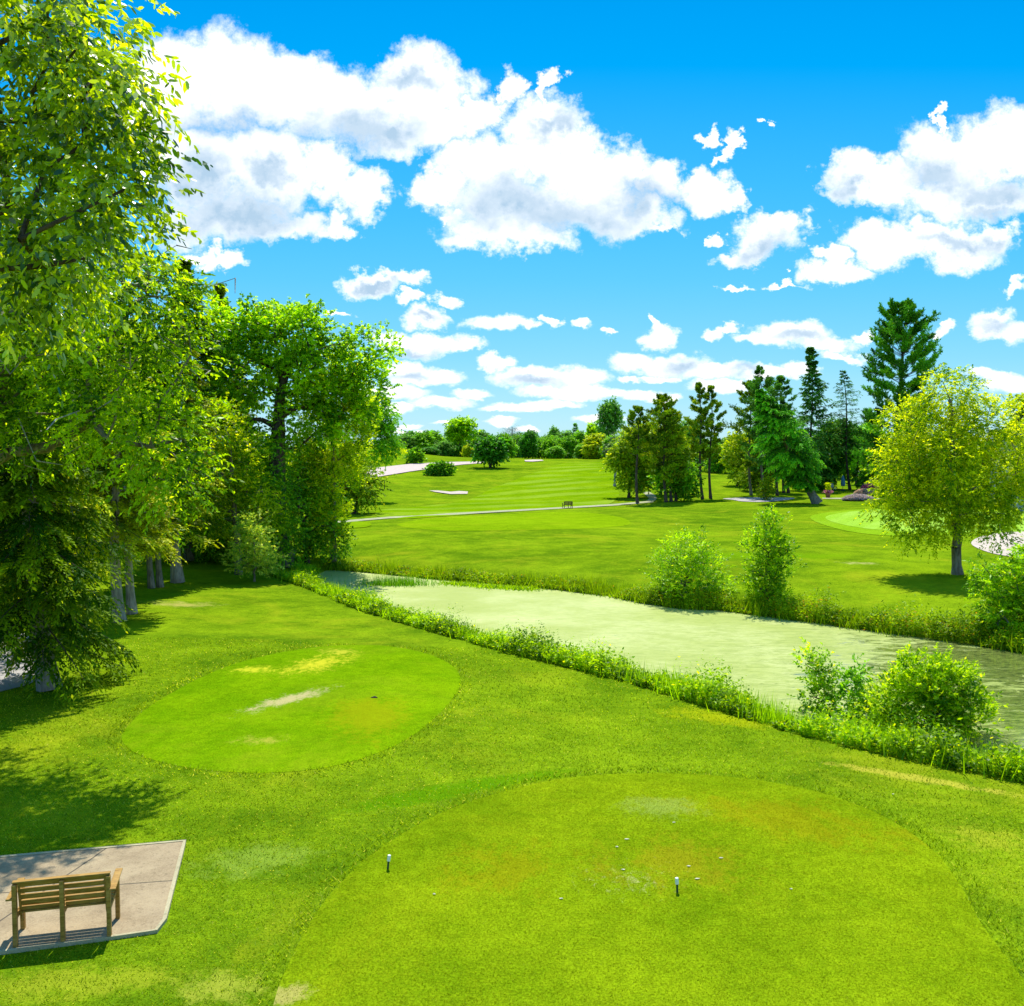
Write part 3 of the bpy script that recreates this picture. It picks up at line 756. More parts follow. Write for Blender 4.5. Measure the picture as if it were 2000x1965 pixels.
def crown_points(rng, lobes, density, shell=0.5):
    """clump centres in the lobes; lobes = (centre, (rx,ry,rz), weight)"""
    C, R, O = [], [], []
    for (c, r, w) in lobes:
        r = np.array(r, float); area = (r[0] * r[1] + r[0] * r[2] + r[1] * r[2]) * 4.19
        n = max(3, int(area * density * w))
        u = unit(rng.normal(size=(n, 3)))
        k = rng.uniform(shell ** 2, 1.0, n) ** 0.5 * 0.92
        C.append(np.array(c) + u * r * k[:, None]); O.append(u)
        R.append(np.full(n, float(r.min())))
    return np.concatenate(C), np.concatenate(R), np.concatenate(O)

def broadleaf(name, label, cat, base, lobes, mat, bark='bark', seed=1, density=0.8, clump=0.55, nspray=10, nleaf=9, twig=0.5, leaf=(0.12, 0.07),
              droop=0.35, hang=0.3, fork=None, r_base=0.25, shell=0.5, group=None, upb=0.35, flat=0.55, splay=0.8, limb_n=90, tvar=0.22, tmid=0.42, deadn=0, crown_name='crown', tip=0.018, hexa=False):
    rng = RNG(seed)
    root = empty(name, base); tag(root, label, cat, group)
    b = np.array(base, float)
    C, R, O = crown_points(rng, lobes, density, shell)
    m = len(C)
    rep = nspray
    ci = np.repeat(np.arange(m), rep)
    csize = clump * rng.uniform(0.7, 1.3, m)
    off = rng.normal(size=(m * rep, 3)) * np.array([0.55, 0.55, 0.42]) * csize[ci][:, None]
    o = C[ci] + off
    d = unit(O[ci] * 0.7 + unit(off) * 0.75 + UP * upb + 0.35 * rng.normal(size=(m * rep, 3)))
    HEX[0] = hexa; nk = 6 if hexa else 4
    V = sprays(rng, o, d, twig, nleaf, droop, leaf[0], leaf[1], splay, hang, 0.45, flat)
    HEX[0] = False
    k = len(V) // nk
    ct = np.clip(tmid + tvar * rng.normal(size=m), 0, 0.95)
    tint = np.clip(np.repeat(ct[ci], nleaf) + 0.14 * rng.normal(size=k), 0, 0.97)
    tint[rng.random(k) < 0.03] = 1.0
    Fc = np.arange(nk * k).reshape(k, nk)
    mesh_np(crown_name, V - b, Fc, L[mat], root, tint)
    sel = rng.choice(m, min(m, limb_n), replace=False)
    if fork is None:
        cc = C.mean(0); fork = [b + (cc - b) * np.array([0.25, 0.25, 0.45]), b + (cc - b) * np.array([0.8, 0.8, 1.0]), b + (cc - b) * np.array([1.0, 1.0, 1.35])]
    P0, P1, R0, R1 = skeleton(rng, b, fork, C[sel], tip, r_base)
    v, f = tubes_np(P0 - b, P1 - b, R0, R1, 7)
    dd_ = None
    if deadn:
        q = rng.choice(m, deadn, replace=False)
        s0 = C[q]; dd = unit(O[q] + 0.5 * rng.normal(size=(deadn, 3)) * 1.0)
        s1 = s0 + dd * 1.1 * rng.uniform(0.5, 1.2, (deadn, 1)); s2 = s1 + unit(dd + 0.8 * rng.normal(size=(deadn, 3))) * 0.5
        q = np.array([], int)
        dd_ = tubes_np(np.concatenate([s0, s1]) - b, np.concatenate([s1, s2]) - b, np.full(2 * deadn, 0.016), np.full(2 * deadn, 0.007), 7)
    trunk_np(v, f, M[bark], root, dd_)
    return root

def conifer(name, label, cat, base, H, prof, mat, bark='bark_dark', seed=1, t0=0.12, nb=90, top=None, elev=(0.7, -0.25), twigs=12, nleaf=7,
            leaf=(0.25, 0.07), twiglen=0.34, droop=0.25, hang=0.25, r_base=0.22, curl=0.15, style='spruce', group=None, tmid=0.4, tvar=0.25, lw=1.0, missing=0.0, az_gap=None, dead=0, rbs=None, lr=(0.72, 1.12), smin=None, tiers=14):
    """prof: list of (t, radius). top: where the tip stands (leaning trees)"""
    rng = RNG(seed)
    root = empty(name, base); tag(root, label, cat, group)
    b = np.zeros(3); topv = np.array([0, 0, H]) if top is None else np.array(top, float) - np.array(base, float)
    nseg = 14; ts = np.linspace(0, 1, nseg + 1)
    bend = np.cross(unit(topv), [0.3, 1, 0.1]) * 0.012 * H
    tr = topv[None, :] * ts[:, None] + bend[None, :] * np.sin(ts * 2 * np.pi)[:, None]
    rr = r_base * (1 - ts) ** 0.85 + 0.02; rr[0] *= 1.3
    PA, PB, RA, RB = [tr[:-1]], [tr[1:]], [rr[:-1]], [rr[1:]]
    tt = t0 + (1 - t0) * (np.linspace(0, 1, nb) ** 0.92); tt = np.minimum(tt, 0.985)
    if style != 'spruce': tt = t0 + (1 - t0) * np.clip(np.round(np.linspace(0, 1, nb) * tiers + 0.12 * rng.normal(size=nb)) / tiers + 0.012 * rng.normal(size=nb), 0, 1); tt = np.minimum(tt, 0.985)
    keep = rng.random(nb) >= missing; tt = tt[keep]; nb = len(tt)
    az = (np.arange(nb) * 2.399 + rng.uniform(-0.5, 0.5, nb))
    pt = [p[0] for p in prof]; pr = [p[1] for p in prof]
    ln = np.interp(tt, pt, pr) * rng.uniform(lr[0], lr[1], nb)
    el = elev[1] + (elev[0] - elev[1]) * tt + 0.12 * rng.normal(size=nb)
    p0 = topv[None, :] * tt[:, None] + bend[None, :] * np.sin(tt * 2 * np.pi)[:, None]
    d0 = np.stack([np.cos(az) * np.cos(el), np.sin(az) * np.cos(el), np.sin(el)], 1)
    def bp(s): # position along branch, s scalar or (nb,)
        s = np.asarray(s); s = s[:, None] if s.ndim else s
        return p0 + d0 * ln[:, None] * s - UP * (droop * ln[:, None] * s * s) + UP * (curl * ln[:, None] * s ** 3)
    ns = 4
    for j in range(ns):
        a_, c_ = bp(j / ns), bp((j + 1) / ns)
        rb = (0.008 + 0.008 * ln) if rbs is None else rbs * (0.4 + ln / max(ln))
        PA.append(a_); PB.append(c_); RA.append(rb * (1 - j / ns * 0.8)); RB.append(rb * (1 - (j + 1) / ns * 0.8))
    O, D, T = [], [], []
    smin = smin if smin is not None else (0.22 if style == 'spruce' else 0.5)
    for j in range(twigs):
        s = smin + (1 - smin) * (j + rng.uniform(0, 1, nb)) / twigs
        s = np.minimum(s, 1.0)
        o = bp(s); d2 = unit(bp(np.minimum(s + 0.05, 1.05)) - bp(s - 0.02))
        side = unit(np.cross(d2, UP)) * (1 if j % 2 else -1)
        if style == 'spruce':
            dd = d2 * 0.75 + side * 0.8 + 0.18 * rng.normal(size=(nb, 3)) - UP * 0.15
        else:
            dd = d2 * 0.6 + side * 0.7 + UP * 0.5 + 0.4 * rng.normal(size=(nb, 3))
        O.append(o); D.append(dd); T.append(np.arange(nb))
    O = np.concatenate(O); D = np.concatenate(D); T = np.concatenate(T)
    tl = twiglen * np.maximum(0.35, ln[T])
    m = len(O); n = nleaf
    if style == 'spruce':
        dn = unit(D); t = np.linspace(0.02, 1.0, n)[None, :, None]
        pos = O[:, None, :] + dn[:, None, :] * tl[:, None, None] * t - UP * (hang * tl[:, None, None] * t * t)
        sd_ = unit(np.cross(dn, UP))[:, None, :] * np.where(np.arange(n) % 2 == 0, 1, -1)[None, :, None]
        ld = unit(dn[:, None, :] * 0.9 + sd_ * 0.55 + 0.3 * rng.normal(size=(m, n, 3)) - UP * hang * t * 1.2)
        nrm = UP * 0.8 + 0.45 * rng.normal(size=(m, n, 3))
    else:
        t = rng.uniform(0, 1, (m, n, 1))
        pos = O[:, None, :] + unit(D)[:, None, :] * tl[:, None, None] * t
        ld = unit(unit(D)[:, None, :] * 0.5 + rng.normal(size=(m, n, 3)) * 0.75 + UP * 0.35)
        nrm = rng.normal(size=(m, n, 3)) + UP * 0.5
    s = unit(np.cross(ld, nrm)); k = m * n; sz = rng.uniform(0.7, 1.3, k)
    V = leaf_quads(pos.reshape(k, 3), ld.reshape(k, 3), s.reshape(k, 3), leaf[0] * sz, leaf[1] * sz)
    ct = np.clip(tmid + tvar * rng.normal(size=nb), 0, 0.9)
    tint = np.clip(np.repeat(ct[T], n) + 0.13 * rng.normal(size=k) + 0.12 * np.tile(np.linspace(-1, 1, n), m), 0, 0.97)
    tint[rng.random(k) < 0.02] = 1.0
    mesh_np('needles', V, np.arange(4 * k).reshape(k, 4), L[mat], root, tint)
    v, f = tubes_np(np.concatenate(PA), np.concatenate(PB), np.concatenate(RA), np.concatenate(RB), 6)
    dd_ = None
    if dead:
        q = rng.integers(0, nb, dead); st = p0[q]; az2 = rng.uniform(0, 6.28, dead); l2 = ln[q] * rng.uniform(0.5, 1.05, dead)
        dd = np.stack([np.cos(az2), np.sin(az2), rng.uniform(-0.35, 0.1, dead)], 1)
        m1 = st + dd * l2[:, None] * 0.5; m2 = m1 + unit(dd + 0.35 * rng.normal(size=(dead, 3))) * l2[:, None] * 0.5
        A2 = [st, m1]; B2 = [m1, m2]; Ra = [np.full(dead, .022), np.full(dead, .014)]; Rb = [np.full(dead, .014), np.full(dead, .005)]
        for _ in range(4):
            u = rng.uniform(0.1, 1, (dead, 1)); o = m1 + (m2 - m1) * u; e_ = o + unit(dd + 0.9 * rng.normal(size=(dead, 3))) * 0.45
            A2.append(o); B2.append(e_); Ra.append(np.full(dead, .008)); Rb.append(np.full(dead, .003))
        dd_ = tubes_np(np.concatenate(A2), np.concatenate(B2), np.concatenate(Ra), np.concatenate(Rb), 6)
    trunk_np(v, f, M[bark], root, dd_, nseg * 6)
    return root

def g3(px, py, dz=0.0):
    x, y = ground(px, py); return (x, y, float(zt(x, y)) + dz)

def lobe(px, py, rx, ry, Y, depth=None, w=1.0):
    c = P(px, py, Y); return ((c.x, c.y, c.z), (rx / F * Y, (depth if depth else rx / F * Y), ry / F * Y), w)

# ------------------------------------------------------------------ left-hand trees
# the near ash that leans in at the top left; its trunk stands outside the picture
broadleaf('ash_tree', 'nearest ash with large glossy hanging leaves filling the top left corner of the sky', 'tree', (-9.6, 9.5, 0.0),
    [lobe(20,90,190,170,9.6,1.9), lobe(165,120,70,80,9.0,1.0,0.9), lobe(150,330,100,90,9.2,1.1,0.9), lobe(130,500,70,70,9.3,0.9), lobe(20,400,160,150,10.0,1.8), lobe(-10,560,120,60,10.2,1.3),
     lobe(230,380,42,60,8.8,0.6,0.7), lobe(205,170,48,55,9.2,0.6,0.8), lobe(60,-30,110,70,9.8,1.6), lobe(225,290,34,30,9,0.5,.8), ((-8.6,10.5,12.2),(2.6,2.6,2.6),0.7), ((-8.2,9.5,15),(2.4,2.6,2.2),0.7), ((-10.5,8.5,11),(2.4,2.6,3.2),0.5)],
    'ash', 'bark_dark', 11, hexa=True, density=3.6, clump=0.36, nspray=10, nleaf=11, twig=0.40, leaf=(0.098, 0.040), droop=0.5, hang=0.6, r_base=0.28, tvar=.3,
    fork=[(-9.4,9.6,4.0), (-8.9,9.8,8.0), (-8.3,9.8,12.0)], limb_n=150, flat=0.4, tip=0.010)

# the big ash behind it (its shade falls on the lawn and the pad)
broadleaf('ash_tree', 'big ash with fine bright drooping foliage behind the near ash, above the grey-trunked spruces', 'tree', (-13.2, 21.5, 0.0),
    [lobe(310,600,58,95,20.8,1.5), lobe(345,700,34,60,20.6,1.0), lobe(270,560,70,60,20.8,1.5), lobe(320,860,64,90,20.3,1.4,1.1), lobe(345,940,38,56,20.2,1.0), lobe(200,680,110,130,21,2.2), lobe(230,820,80,85,21,1.8), lobe(70,620,140,130,21.5,2.4),
     lobe(60,790,140,110,22,2.4), lobe(-90,700,160,200,21.5,2.4), lobe(80,430,170,130,22,2.4,0.7), lobe(-150,450,160,200,22,2.4,0.5)],
    'ash2', 'bark', 12, density=2.1, clump=0.5, nspray=10, nleaf=10, twig=0.42, leaf=(0.125, 0.056), droop=0.4, hang=0.35, r_base=0.33, tvar=.3,
    fork=[(-12.8,21.4,4.0), (-11.6,21.2,7.5), (-10.6,21.2,11.0)], limb_n=170, deadn=70, flat=0.45, tip=0.012)

SPR = [(0, 0.9), (0.15, 1.0), (0.4, 0.8), (0.75, 0.42), (1, 0.03)]
def prof(r, p=SPR): return [(a, b * r) for a, b in p]
b_ = g3(97, 1347)
conifer('spruce_tree', 'dark spruce with crooked pale trunk and boughs sweeping onto the lawn by the path', 'tree', b_, 12.5, prof(2.45), 'spruce', 'bark_pale', 21,
    t0=0.12, nb=170, smin=.12, elev=(0.5, -0.25), twigs=36, nleaf=18, leaf=(0.14, 0.055), twiglen=0.30, droop=0.32, hang=0.55, curl=0.1, r_base=0.24, tmid=0.36, dead=26, top=(b_[0] - 1.2, b_[1] + 0.6, 12.5))
b_ = (-17.6, 29.5, 0.0)
conifer('spruce_tree', 'dark spruce at the left edge of the photo standing behind the grey path', 'tree', b_, 14, prof(3.3), 'spruce', 'bark', 22,
    t0=0.06, nb=130, elev=(0.5, -0.22), twigs=26, nleaf=14, leaf=(0.18, 0.065), twiglen=0.28, droop=0.32, hang=0.5, curl=0.1, r_base=0.24, dead=20)
conifer('spruce_tree', 'yellow-tinged spruce with straight grey trunk, nearest of the row along the lawn', 'tree', g3(233, 1214), 11, prof(2.5), 'spruce_y', 'bark_pale', 23,
    t0=0.27, nb=120, elev=(0.4, -0.18), twigs=26, nleaf=14, leaf=(0.16, 0.06), twiglen=0.28, droop=0.22, hang=0.35, curl=0.1, r_base=0.20, dead=34, tmid=0.5)
conifer('spruce_tree', 'spruce with thinner grey trunk just behind the yellow-tinged spruce', 'tree', g3(258, 1199), 12, prof(2.5), 'spruce_y', 'bark_pale', 24,
    t0=0.28, nb=100, elev=(0.4, -0.18), twigs=22, nleaf=12, leaf=(0.18, 0.07), twiglen=0.28, droop=0.22, hang=0.35, r_base=0.16, dead=20, tmid=0.3)
conifer('spruce_tree', 'spruce whose thin trunk is the left of a twin pair at the lawn edge', 'tree', g3(296, 1149), 13, prof(2.3), 'spruce', 'bark', 25,
    t0=0.26, nb=100, elev=(0.4, -0.18), twigs=18, nleaf=11, leaf=(0.2, 0.085), twiglen=0.28, droop=0.22, hang=0.35, r_base=0.13)
conifer('spruce_tree', 'spruce whose thin trunk is the right of a twin pair at the lawn edge', 'tree', g3(313, 1147), 12.5, prof(2.2), 'spruce', 'bark', 26,
    t0=0.26, nb=100, elev=(0.4, -0.18), twigs=18, nleaf=11, leaf=(0.2, 0.085), twiglen=0.28, droop=0.22, hang=0.35, r_base=0.13)
conifer('spruce_tree', 'spruce with thick pale trunk, farthest of the lawn row, beside the pale shrub', 'tree', g3(347, 1138), 14.5, prof(2.5), 'spruce_y', 'bark_pale', 27,
    t0=0.20, nb=120, elev=(0.4, -0.18), twigs=20, nleaf=11, leaf=(0.2, 0.085), twiglen=0.28, droop=0.25, hang=0.4, r_base=0.27, tmid=0.3)
conifer('spruce_tree', 'tall olive-tinged spruce between the drooping ash and the big cottonwood', 'tree', (-19.0, 62, 0), 17.5, prof(3.3), 'spruce_y', 'bark', 28,
    t0=0.05, nb=150, elev=(0.45, -0.2), twigs=22, nleaf=11, leaf=(0.24, 0.10), twiglen=0.28, droop=0.25, hang=0.45, r_base=0.25, tmid=0.28)
conifer('spruce_tree', 'dark narrow spruce top showing between the ash crown and the cottonwood', 'tree', (-19.5, 57, 0), 18.0, prof(3.0), 'spruce', 'bark', 29,
    t0=0.05, nb=120, elev=(0.5, -0.2), twigs=18, nleaf=10, leaf=(0.28, 0.12), twiglen=0.28, droop=0.25, hang=0.45, r_base=0.25)
broadleaf('ash_tree', 'mid-green ash filling the gap behind the spruce trunks at the left', 'tree', (-21.5, 41, 0.0),
    [lobe(60,800,170,190,41,3), lobe(190,760,110,170,42,3), lobe(80,1010,150,110,41,2.5), lobe(220,980,110,110,43,2.5), lobe(-120,800,180,200,41,3)],
    'ash2', 'bark', 13, density=0.75, clump=0.8, nspray=12, nleaf=10, twig=0.5, leaf=(0.22, 0.12), droop=0.4, hang=0.4, r_base=0.3, limb_n=80)

for i, (x, y, h, r, mt, lab) in enumerate(((-29, 40, 15, 3.6, 'spruce', 'dark spruce deep in the left group, behind the grey path'), (-24.5, 49, 15, 3.4, 'spruce', 'dark spruce behind the twin thin trunks'),
        (-34, 52, 16, 3.8, 'spruce', 'rearmost dark spruce of the left group, left side'), (-27.5, 60, 16, 3.6, 'spruce', 'rearmost dark spruce of the left group, behind the thick pale trunk'),
        (-21.5, 36.5, 9, 2.6, 'spruce_y', 'short yellowish spruce left of the yellow-tinged row'))):
    conifer('spruce_tree', lab, 'tree', (x, y, float(zt(x, y))), h, prof(r), mt, 'bark_dark', 300 + i, t0=0.04, nb=110, elev=(0.45, -0.2), twigs=16, nleaf=10, leaf=(0.28, 0.13), twiglen=0.28, droop=0.25, hang=0.45, r_base=0.22)
# cottonwood
b_ = g3(548, 1098)
Yc = b_[1]
broadleaf('cottonwood_tree', 'tall broad cottonwood with dark forked trunk rising above the shrubs at the pond head', 'tree', b_,
    [lobe(560,660,95,70,Yc,3.2), lobe(480,640,52,52,Yc,2), lobe(425,640,36,50,Yc,1.6), lobe(620,720,75,70,Yc,2.6), lobe(470,730,85,75,Yc,3), lobe(700,690,48,44,Yc,2), lobe(745,680,20,34,Yc,1.0), lobe(720,760,42,60,Yc+1,2), lobe(600,820,80,70,Yc,2.4,0.6),
     lobe(430,810,60,70,Yc,2.4), lobe(520,630,40,38,Yc,1.6), lobe(600,630,36,44,Yc,1.6), lobe(660,780,60,70,Yc+1,2.4), lobe(545,740,70,60,Yc+2,2.4,0.6), lobe(470,880,60,80,Yc,2.4)],
    'cotton', 'bark_dark', 14, density=0.8, clump=0.62, nspray=11, nleaf=10, twig=0.45, leaf=(0.19, 0.15), droop=0.25, hang=0.45, r_base=0.52, upb=0.5,
    fork=[P(542, 880, Yc), P(548, 770, Yc), P(565, 690, Yc)], limb_n=140, tvar=0.26, tip=0.03)
b_ = g3(462, 1124)
broadleaf('box_elder', 'yellow-green bushy tree left of the cottonwood trunk, above the pale shrub', 'tree', (b_[0], b_[1] + 0.5, b_[2]),
    [lobe(430,830,46,55,b_[1],1.7), lobe(465,900,50,60,b_[1],1.8), lobe(420,930,50,70,b_[1],1.8), lobe(450,990,60,50,b_[1]+.3,1.8), lobe(510,960,34,46,b_[1]+.6,1.4), lobe(400,1010,36,50,b_[1],1.4), lobe(520,1015,40,30,b_[1]+1,1.4)],
    'locust', 'bark', 35, density=1.2, tmid=.3, clump=0.5, nspray=10, nleaf=10, twig=0.45, leaf=(0.16, 0.09), droop=0.3, hang=0.4, r_base=0.2)
# dark understorey at the foot of the cottonwood
b_ = g3(600, 1100)
broadleaf('shrub', 'large dark green shrub below the cottonwood at the head of the pond', 'shrub', b_,
    [lobe(545,970,38,60,Yc-2.6,1.3), lobe(548,1045,42,50,Yc-2.6,1.4), lobe(540,900,30,40,Yc-2.2,1.0), lobe(590,1010,55,85,b_[1],2.2), lobe(545,940,60,80,b_[1]+1,2.4), lobe(610,930,60,90,b_[1]+2,2.4), lobe(640,1050,30,45,b_[1],1.4), lobe(570,1060,50,35,b_[1],1.6)],
    'mid', 'bark_dark', 15, tmid=.3, density=1.2, clump=0.6, nspray=10, nleaf=9, twig=0.45, leaf=(0.15, 0.1), r_base=0.16, crown_name='foliage')
b_ = g3(652, 1098)
broadleaf('columnar_tree', 'bright green narrow tree leaning up in front of the cottonwood, right at the pond head', 'tree', b_,
    [lobe(635,1040,42,60,b_[1],1.6), lobe(645,950,52,80,b_[1],1.8), lobe(650,860,58,80,b_[1],1.8), lobe(655,780,52,70,b_[1],1.6), lobe(668,715,36,52,b_[1],1.2), lobe(690,900,34,60,b_[1]+.5,1.3), lobe(700,770,26,40,b_[1]+.5,1.1), lobe(610,800,26,52,b_[1],1.2), lobe(700,830,30,50,b_[1]+.5,1.2), lobe(600,900,30,70,b_[1]-.5,1.2), lobe(622,990,44,60,b_[1]-1,1.3)],
    'willow', 'bark', 16, density=1.1, clump=0.5, nspray=10, nleaf=10, twig=0.42, leaf=(0.15, 0.095), droop=0.1, hang=0.1, upb=0.9, r_base=0.2, limb_n=90)
b_ = g3(497, 1136)
broadleaf('shrub', 'pale green rounded shrub at the lawn edge below the cottonwood', 'shrub', b_,
    [lobe(497,1072,46,46,b_[1],1.4), lobe(500,1030,34,30,b_[1],1.0), lobe(478,1095,32,28,b_[1],1.0), lobe(520,1090,26,32,b_[1],0.9)],
    'shrub_pale', 'bark', 17, density=2.4, clump=0.32, nspray=9, nleaf=9, twig=0.3, leaf=(0.12, 0.06), droop=0.2, hang=0.2, upb=0.7, r_base=0.06, crown_name='foliage', tip=0.008)
b_ = g3(455, 1112)
broadleaf('shrub', 'dark olive shrub behind the pale shrub under the tall spruce', 'shrub', (b_[0], b_[1] + 3, b_[2]),
    [lobe(450,1040,52,60,b_[1]+3,2), lobe(520,1000,55,50,b_[1]+5,2), lobe(400,1060,40,50,b_[1]+3,1.6)],
    'mid', 'bark_dark', 18, density=1.5, clump=0.5, nspray=9, nleaf=8, twig=0.4, leaf=(0.15, 0.09), r_base=0.1, crown_name='foliage')
b_ = g3(694, 1003)
broadleaf('maple_tree', 'dark reddish-green tree with low spreading crown on the far lawn behind the pond head', 'tree', b_,
    [lobe(690,930,42,48,b_[1],3.5), lobe(715,950,24,36,b_[1],2.4), lobe(660,950,32,40,b_[1],3)],
    'pine', 'bark_dark', 19, density=0.6, clump=0.9, nspray=11, nleaf=8, twig=0.6, leaf=(0.3, 0.18), r_base=0.3, hang=0.5, limb_n=50)
b_ = (-21.0, 137, 0.3)
broadleaf('elm_tree', 'arching dull green tree leaning out from behind the columnar tree above the road', 'tree', (-24, 128, float(zt(-24, 128))),
    [lobe(745,820,32,32,128,2.6), lobe(755,860,20,42,128,2.2), lobe(715,820,30,30,128,2.4), lobe(735,790,22,18,128,2), lobe(722,880,18,30,128,1.5)],
    'mid', 'bark_dark', 20, density=0.8, clump=0.8, nspray=10, nleaf=8, twig=0.6, leaf=(0.32, 0.16), r_base=0.25, hang=0.5, limb_n=60, droop=.5)

# ------------------------------------------------------------------ right-hand trees
b_ = g3(1870, 1122)
Yr = b_[1]
broadleaf('locust_tree', 'wide yellow-green tree with drooping outer branches standing between green and pond', 'tree', b_,
    [lobe(1866,900,58,75,Yr-2.0,1.1), lobe(1862,1000,52,40,Yr-1.4,1.1), lobe(1850,770,58,50,Yr,1.7,0.75), lobe(1790,830,62,62,Yr,1.9), lobe(1930,830,70,60,Yr,2.0), lobe(1850,870,90,70,Yr,2.6), lobe(1770,900,55,55,Yr,2.0), lobe(1960,900,60,70,Yr,2.2), lobe(1860,950,110,60,Yr,3),
     lobe(1760,950,42,55,Yr,1.6), lobe(1770,1010,35,55,Yr,1.2), lobe(1830,1010,50,45,Yr,1.6), lobe(1930,1000,55,42,Yr,1.8), lobe(1980,990,40,50,Yr,1.6), lobe(1890,760,30,30,Yr,1.1,0.5), lobe(2010,930,50,60,Yr,1.8), lobe(1720,990,22,26,Yr,0.9), lobe(1815,1060,12,24,Yr,0.6), lobe(1955,1045,30,24,Yr-1.5,0.9,0.8)],
    'locust', 'bark', 31, density=1.75, clump=0.46, nspray=10, nleaf=10, twig=0.46, leaf=(0.13, 0.075), droop=0.36, hang=0.3, r_base=0.25, upb=0.3,
    fork=[P(1868, 1030, Yr), P(1862, 900, Yr), P(1855, 780, Yr)], limb_n=150, tvar=0.28, tip=0.012)
b_ = (26.5, 45.5, -0.3)
broadleaf('sumac_shrub', 'large fan-leaved shrub at the right edge overhanging the far pond bank', 'shrub', (21.0, 38.3, float(zt(21.0, 38.3))),
    [lobe(1990,1130,56,42,37.8,1.4), lobe(1945,1165,38,40,37.6,1.2), lobe(1985,1200,56,44,37.4,1.3), lobe(2040,1110,60,60,38,1.6), lobe(1925,1115,20,16,37.8,0.6), lobe(2060,1200,60,60,38,1.5), lobe(1955,1235,34,26,37.0,.9)],
    'shrub', 'bark', 32, density=2.6, clump=0.42, nspray=9, nleaf=11, twig=0.42, leaf=(0.17, 0.06), droop=0.35, hang=0.25, upb=0.55, r_base=0.10, crown_name='foliage')
b_ = g3(1342, 1180)
broadleaf('willow_shrub', 'rounded leafy willow on the far bank, left of the pair by the water', 'shrub', (b_[0], b_[1] + 1, float(zt(b_[0], b_[1] + 1))),
    [lobe(1345,1080,50,42,b_[1]+1,1.5,0.8), lobe(1310,1120,36,50,b_[1]+1,1.3), lobe(1375,1120,42,50,b_[1]+1,1.4), lobe(1340,1140,55,40,b_[1]+.6,1.5), lobe(1400,1150,22,24,b_[1]+.8,0.8)],
    'shrub', 'bark', 33, density=2.2, clump=0.42, nspray=9, nleaf=10, twig=0.46, leaf=(0.15, 0.05), droop=0.25, hang=0.2, upb=0.8, r_base=0.07, crown_name='foliage', tip=0.01)
b_ = g3(1500, 1192)
broadleaf('columnar_shrub', 'upright narrow shrub tree on the far bank, right of the pair by the water', 'shrub', (b_[0], b_[1] + 1, float(zt(b_[0], b_[1] + 1))),
    [lobe(1502,1025,18,24,b_[1]+1,0.8), lobe(1502,1075,34,42,b_[1]+1,1.2), lobe(1500,1130,36,42,b_[1]+1,1.2), lobe(1500,1165,34,25,b_[1]+1,1.2), lobe(1470,1075,20,26,b_[1]+1,0.8), lobe(1535,1085,18,28,b_[1]+1,0.7)],
    'shrub', 'bark_dark', 34, density=2.8, clump=0.34, nspray=10, nleaf=10, twig=0.38, leaf=(0.13, 0.06), droop=0.1, hang=0.05, upb=1.0, r_base=0.07, crown_name='foliage', tmid=0.33, tip=0.01)

def bank_plant(name, label, px, py, lobes, mat, seed, Yo=0.1, **k):
    x, y = ground(px, py); y += Yo; b_ = (x * (y) / (y - Yo), y, 0); b_ = (b_[0], b_[1], float(zt(b_[0], b_[1])))
    kw = dict(density=5.0, clump=0.26, nspray=9, nleaf=9, twig=0.30, leaf=(0.115, 0.062), droop=0.1, hang=0.1, upb=0.9, r_base=0.035, crown_name='foliage', tip=0.006, bark='bark_dark')
    kw.update(k)
    return broadleaf(name, label, 'shrub', b_, [lobe(a, b, c, d, y, e) for a, b, c, d, e in lobes], mat, seed=seed, **kw)
bank_plant('sapling', 'slim sapling with airy foliage on the near bank, left of the one with larger leaves', 1598, 1412, [(1590,1298,22,26,.25),(1597,1340,32,36,.35),(1588,1385,30,34,.35),(1594,1425,34,24,.4)], 'shrub', 41, density=6.0)
bank_plant('sapling', 'thin open sapling with larger leaves between the airy sapling and the big bush', 1662, 1425, [(1663,1316,15,22,.2),(1684,1348,22,24,.25),(1656,1372,20,26,.25),(1668,1414,24,28,.3)], 'mid', 42, leaf=(0.12, 0.07), density=4.5)
bank_plant('bush', 'largest rounded bush on the near bank at the right, yellowish at its tips', 1800, 1462, [(1775,1308,26,28,.3),(1835,1312,22,26,.3),(1870,1330,20,24,.3),(1790,1328,60,42,.7),(1850,1345,56,46,.7),(1800,1388,80,50,.9),(1880,1388,46,40,.6),(1745,1350,36,38,.5),(1800,1440,90,32,.8),(1908,1412,20,16,.3),(1730,1430,50,30,.6)], 'shrub_y', 43, density=4.8, clump=0.3, r_base=0.05)
bank_plant('bush', 'low bush filling the foot of the near bank between sapling and big bush', 1712, 1440, [(1708,1400,42,34,.5),(1735,1436,50,28,.5),(1900,1465,60,22,.5)], 'shrub', 44)

# conifers and companions across the far lawn
def far_conifer(px, py, top_py, wpx, mat, label, seed, name='pine_tree', topx=None, style='pine', t0=0.3, pf=None, **k):
    b_ = g3(px, py); Y = b_[1]; top = P(topx if topx else px, top_py, Y); H = top.z - b_[2]
    r = wpx / F * Y
    kw = dict(lr=(0.35, 1.2), missing=0.2, nb=110, twigs=11, nleaf=24, smin=0.5, leaf=(0.33, 0.10), twiglen=0.25, elev=(0.7, -0.05), droop=0.15, hang=0.25, r_base=0.2, curl=0.15)
    kw.update(k)
    return conifer(name, label, 'tree', b_, H, prof(r, pf or [(0, .6), (.35, .9), (.55, 1.0), (.8, .7), (1, .12)]), mat, style=style, t0=t0, top=tuple(top), seed=seed, **kw)
far_conifer(1245, 983, 797, 40, 'pine', 'thin leaning pine, leftmost of the pines where the cart path bends', 51, t0=0.45, nb=60)
